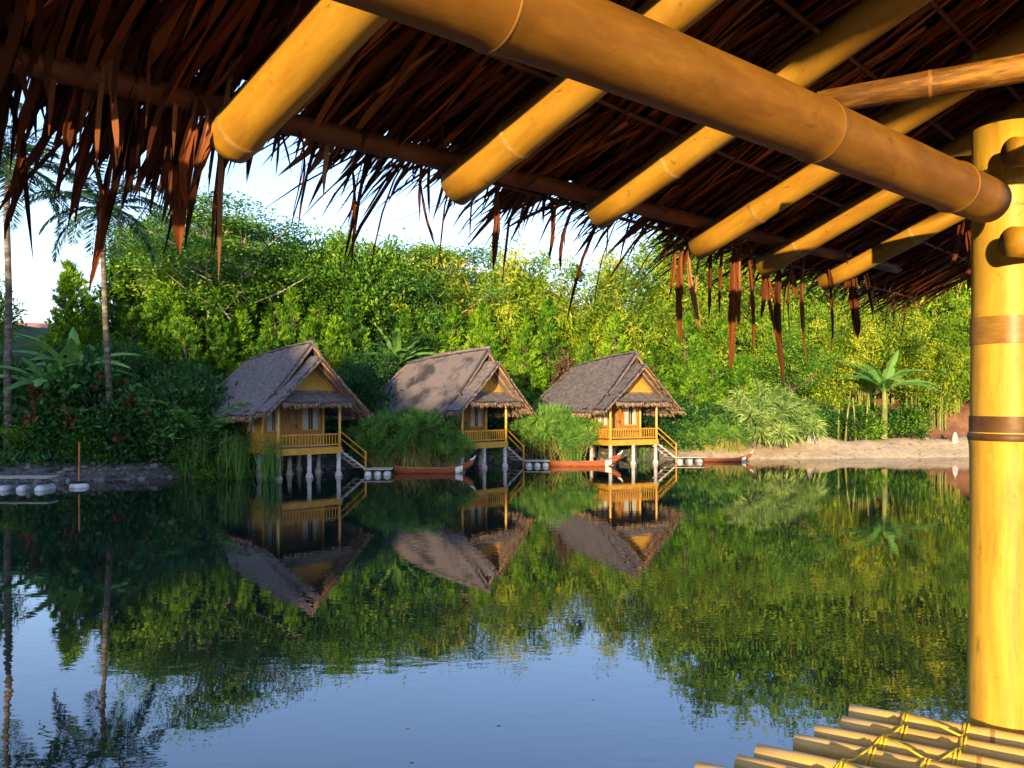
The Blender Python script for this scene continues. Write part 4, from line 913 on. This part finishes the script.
# the other slope, unseen, its short length set to shade the upper roof
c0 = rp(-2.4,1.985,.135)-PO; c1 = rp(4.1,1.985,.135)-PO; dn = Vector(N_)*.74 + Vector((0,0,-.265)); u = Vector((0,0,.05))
mb = MB(); mb.add([c0,c1,c1+dn,c0+dn,c0+u,c1+u,c1+dn+u,c0+dn+u], [(0,1,2,3),(7,6,5,4),(0,4,5,1),(1,5,6,2),(2,6,7,3),(3,7,4,0)]); mb.build('rear_shade_slope', M['thatch_back'], roof)
Ps=[];Ds=[];Ls=[];Ws=[];Dr=[];Ts=[]
for t in np.arange(.30, 2.1, .18):
    n = 620; s = np.linspace(-2.4, 4.1, n) + rng.normal(size=n)*.015
    P = rpa(s, np.full(n,t)+rng.normal(size=n)*.012, .072+rng.random(n)*.03)
    D = unit(sl + np.outer(rng.normal(size=n)*.10 + .10*np.sin(s*3+t*9), e3) + np.outer(.055+rng.normal(size=n)*.035, up3))
    Ps.append(P);Ds.append(D);Ls.append(.33*(.8+.4*rng.random(n)));Ws.append(.010+.013*rng.random(n));Dr.append(.05+.2*rng.random(n)**3);Ts.append(np.clip(.38+.25*rng.normal(size=n)+.1*np.sin(s*7+t*5),0,1))
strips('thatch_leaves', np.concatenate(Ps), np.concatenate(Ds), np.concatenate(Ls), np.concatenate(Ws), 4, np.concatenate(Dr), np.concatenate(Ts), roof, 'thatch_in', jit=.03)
# outer thatch seen from other sides
Ps=[];Ds=[];Ls=[];Ws=[];Dr=[];Ts=[]
for t in np.arange(.25, 2.1, .16):
    n = 200; s = np.linspace(-2.45, 4.15, n)+rng.normal(size=n)*.015; P = rpa(s, np.full(n,t), .17+rng.random(n)*.05)
    D = unit(sl+np.outer(rng.normal(size=n)*.15, e3)+np.outer(.03+rng.normal(size=n)*.03, up3)); Ps.append(P);Ds.append(D);Ls.append(.42*(.8+.4*rng.random(n)));Ws.append(.045+.02*rng.random(n));Dr.append(.1+.1*rng.random(n));Ts.append(np.clip(.5+.2*rng.normal(size=n),0,1))
strips('outer_thatch', np.concatenate(Ps), np.concatenate(Ds), np.concatenate(Ls), np.concatenate(Ws), 3, np.concatenate(Dr), np.concatenate(Ts), roof, 'fringe')
# ragged eave fringe
FR = []
def fr(n, t0, t1, L0, L1, w, dr0, dr1, spread, hs, tc, name, s0=-2.4, s1=4.1, K=4):
    s = rng.uniform(s0, s1, n); t = rng.uniform(t0, t1, n)
    cl = .5+.5*np.sin(s*9+.7)*np.sin(s*23+1.1)
    P = rpa(s, t, hs+rng.random(n)*.05); D = unit(sl + np.outer(rng.normal(size=n)*spread - .12, e3)); L_ = (L0+(L1-L0)*rng.random(n)**1.6)*(.55+.65*cl)
    FR.append((P, D, L_, w*(.5+.9*rng.random(n)), dr0+(dr1-dr0)*rng.random(n)**1.5, np.clip(tc+.24*rng.normal(size=n),0,1)))
fr(1100, .05, .16, .18, .34, .012, .0, .30, .22, .09, .30, 'eave_fringe')
fr(800, .02, .14, .14, .40, .008, .0, .8, .42, .09, .36, 'ragged_fringe')
fr(110, .0, .12, .18, .42, .010, 2.2, 6.0, .35, .09, .45, 'drooping_fringe')
fr(620, -.02, .14, .18, .40, .013, .6, 1.8, .25, .09, .25, 'left_fringe', -.95, .02)
_c = [np.concatenate(q) for q in zip(*FR)]
strips('eave_fringe', _c[0], _c[1], _c[2], _c[3], 4, _c[4], _c[5], roof, 'fringe', jit=.05)
# individually seen hanging dead leaves : (pixel top, pixel bottom, width px, tint)
for (u0, v0, u1, v1, w, tint) in ((197,118,182,258,20,.62),(205,120,190,200,12,.75),(92,180,92,292,9,.5),(106,196,104,258,10,.7),(20,150,8,240,10,.5),(75,100,62,200,12,.25),(497,200,493,272,9,.45),(352,190,345,262,5,.5),
      (683,262,680,345,9,.55),(690,262,700,330,6,.8),(735,262,730,372,10,.6),(742,260,738,330,8,.8),(748,262,752,352,7,.4),(765,270,760,318,8,.6),(781,276,783,386,11,.35),(788,275,795,300,8,.6),(806,270,806,368,7,.6),(828,280,830,352,5,.3),(855,272,857,340,13,.45),
      (966,215,948,272,9,.45),(967,235,966,292,10,.5),(550,215,548,262,6,.5),(575,225,560,272,6,.5),(712,262,708,320,6,.5),(420,200,436,248,4,.5),(300,150,292,228,3,.4),(845,272,842,300,5,.5),(862,270,872,318,5,.4),(724,262,718,318,5,.7),(772,270,776,340,5,.5),(795,272,790,340,4,.5),(675,262,668,300,5,.6)):
    a = on_roof(u0, v0-22, .05); Y = on_roof(u0, v0, .02).y; b = at(u1, v1, Y); ww = w*Y/F*.8; mb = MB(); K = 9; d = b-a; right = Vector((1, .25*random.uniform(-1,1), 0)).normalized(); bw = random.uniform(-.02,.02)
    tw = random.uniform(-.5,.5)
    for sh in (0, 1, 2):
        vs = []; off = right*(random.uniform(-.5,.5)*ww) if sh else Vector(); cut = 1 if not sh else random.uniform(.55,.9)
        for k in range(K+1):
            t = k/K; p = a + off*t + d*t*cut + right*(bw*math.sin(math.pi*t)) + Vector((0, .012*math.sin(5*t+sh), 0)); wd = ww*.5*(.15+.95*math.sin(math.pi*min(1,t*.86+.06))**.8)*(1+.15*math.sin(k*2.7+u0))*(1 if k < K else .05)*(.8 - .22*sh)
            rr = (Matrix.Rotation(tw*t*2 + sh*.6, 3, 'Z') @ right)
            vs += [p - rr*wd - PO, p + Vector((0,.004,0)) - PO, p + rr*wd - PO]
        mb.add(vs, [(3*k, 3*k+1, 3*k+4, 3*k+3) for k in range(K)] + [(3*k+1, 3*k+2, 3*k+5, 3*k+4) for k in range(K)], min(1, max(0, tint+.12*sh)))
    mb.build('hanging_leaf', M['fringe'], roof)

# deck poles
ZD = -.85
def dz(u, v, r): return on_z(u, v, ZD + r*.0)
DECK = [((850,710),(1024,745),.021),((842,722),(972,744),.020),((816,731),(915,750),.021),((795,740),(888,760),.019),((757,751),(850,772),.026),((737,762),(830,785),.019),((697,770),(800,795),.023)]
dirs = []; ends = []
for (a, b, r) in DECK:
    A = on_z(*a, ZD+r); B = on_z(*b, ZD+r); dirs.append((B-A).normalized()); ends.append((A, r))
dm = sum(dirs, Vector()).normalized(); perp = Vector((-dm.y, dm.x, 0))*-1
k = 0; A0 = ends[-1][0]
for i in range(30):
    r = random.uniform(.018,.025); A0 = A0 + perp*.056; ends.append((A0 + dm*random.uniform(.0,.10), r)); dirs.append(dm)
decks = []
for i, ((A, r), d) in enumerate(zip(ends, dirs)):
    d = (dm*.8+d*.2).normalized(); A = Vector((A.x, A.y, CAMZ+ZD+.012)); r = r*1.22; L_ = 3.2
    nd = (random.uniform(.1,.2), random.uniform(.36,.5), random.uniform(.7,.8))
    decks.append((bamboo('deck_pole', A, A+Vector((d.x,d.y,0))*L_, r, r*.93, 'bamboo_pale', nd, n=18), A, r, Vector((d.x,d.y,0)).normalized()))
# beyond the post : poles further out
def cord_loop(o, L0, r):
    m2 = MB(); pts = []
    for turn in range(2):
        pass
    for w in (-.005, .004):
        pts = [(math.cos(q)*(r+.003), math.sin(q)*(r+.003), L0+w+.006*math.sin(q)) for q in np.linspace(0, 2*math.pi, 17)]
        m2.tube(pts, .0027, 6, cap=False)
    mkobj('lashing', m2.mesh('lashing'), M['cord'], o, True)
cl1 = []; cl2 = []
for i, (o, A, r, d) in enumerate(decks[:12]):
    for lst, L0 in ((cl1, .13+.012*i+random.uniform(-.015,.015)), (cl2, .27+.01*i+random.uniform(-.02,.02))):
        cord_loop(o, L0, r); lst.append(A + d*L0 + Vector((0,0,r+.004)))
mb = MB()
for lst in (cl1, cl2):
    for a, b in zip(lst, lst[1:]):
        m = (a+b)/2 - Vector((0,0,.014)) + Vector((random.uniform(-.01,.01), random.uniform(-.01,.01), 0))
        mb.tube([a-PO, (a*.6+m*.4)-PO, m-PO, (b*.6+m*.4)-PO, b-PO], .0027, 6)
for a, b in zip(cl1[::2], cl2[1::2]): mb.tube([a-PO, (a+b)/2-PO+Vector((0,0,.004)), b-PO], .0026, 6)
mb.build('deck_cord', M['cord'], PAV, True)
for L0 in (.2, 1.4, 2.8):
    a = decks[0][1]+dm*L0 - Vector((0,0,.065)); bamboo('joist', a-perp*.12, a+perp*2.3, .035, .035, 'bamboo_old', (.3,.7), n=16)
for (qx, qy) in ((1.27,2.1),(-.1,.9),(2.6,.6),(1.4,-1.0)):
    bamboo('pile', (qx+.02,qy-.02,-1.2), (qx+.02,qy-.02,2.42), .07, .07, 'bamboo_old', (.3,.6,.85), n=16)

# ------------------------------------------------------------------ light, sky, camera
w = bpy.data.worlds.new('World'); scene.world = w; w.use_nodes = True
nt = w.node_tree; nt.nodes.clear(); N = nt.nodes; L = nt.links
out = N.new('ShaderNodeOutputWorld'); bg = N.new('ShaderNodeBackground'); sky = N.new('ShaderNodeTexSky'); sky.sky_type = 'NISHITA'; sky.sun_disc = False
sky.sun_elevation = SUNEL; sky.sun_rotation = math.pi + SUNAZ*0 + (math.pi*0)
# direction towards the sun : opposite of travel
sx, sy = -TRAV[0], -TRAV[1]; sky.sun_rotation = math.atan2(sx, sy)
sky.air_density = 1.0; sky.dust_density = .6; sky.ozone_density = 1.5; sky.altitude = 200
tm = N.new('ShaderNodeMix'); tm.data_type = 'RGBA'; tm.blend_type = 'MULTIPLY'; tm.inputs[0].default_value = 1; tm.inputs[7].default_value = (.95, .93, 1.22, 1)
L.new(sky.outputs[0], tm.inputs[6]); L.new(tm.outputs[2], bg.inputs[0]); bg.inputs[1].default_value = .15; L.new(bg.outputs[0], out.inputs[0])
ld = bpy.data.lights.new('sun', 'SUN'); ld.energy = 2.9; ld.angle = R(.5); ld.color = (1, .73, .38)
lo = bpy.data.objects.new('sun', ld); COL.objects.link(lo)
tv = Vector((TRAV[0]*math.cos(SUNEL), TRAV[1]*math.cos(SUNEL), -math.sin(SUNEL))); lo.rotation_euler = tv.to_track_quat('-Z', 'Y').to_euler(); lo.location = (0, -20, 30)
cd = bpy.data.cameras.new('camera'); co = bpy.data.objects.new('camera', cd); COL.objects.link(co)
co.location = CAM; co.rotation_euler = (math.pi/2, 0, 0); cd.sensor_width = 36; cd.lens = 36*F/1024; cd.shift_y = 16/1024; cd.clip_end = 4000; cd.clip_start = .02
scene.camera = co
vs_ = scene.view_settings; scene.display_settings.display_device = 'sRGB'; vs_.view_transform = 'Standard'; vs_.look = 'None'; vs_.gamma = 1; vs_.use_curve_mapping = False; vs_.exposure = 1.95
scene.cycles.max_bounces = 8; scene.cycles.transparent_max_bounces = 8
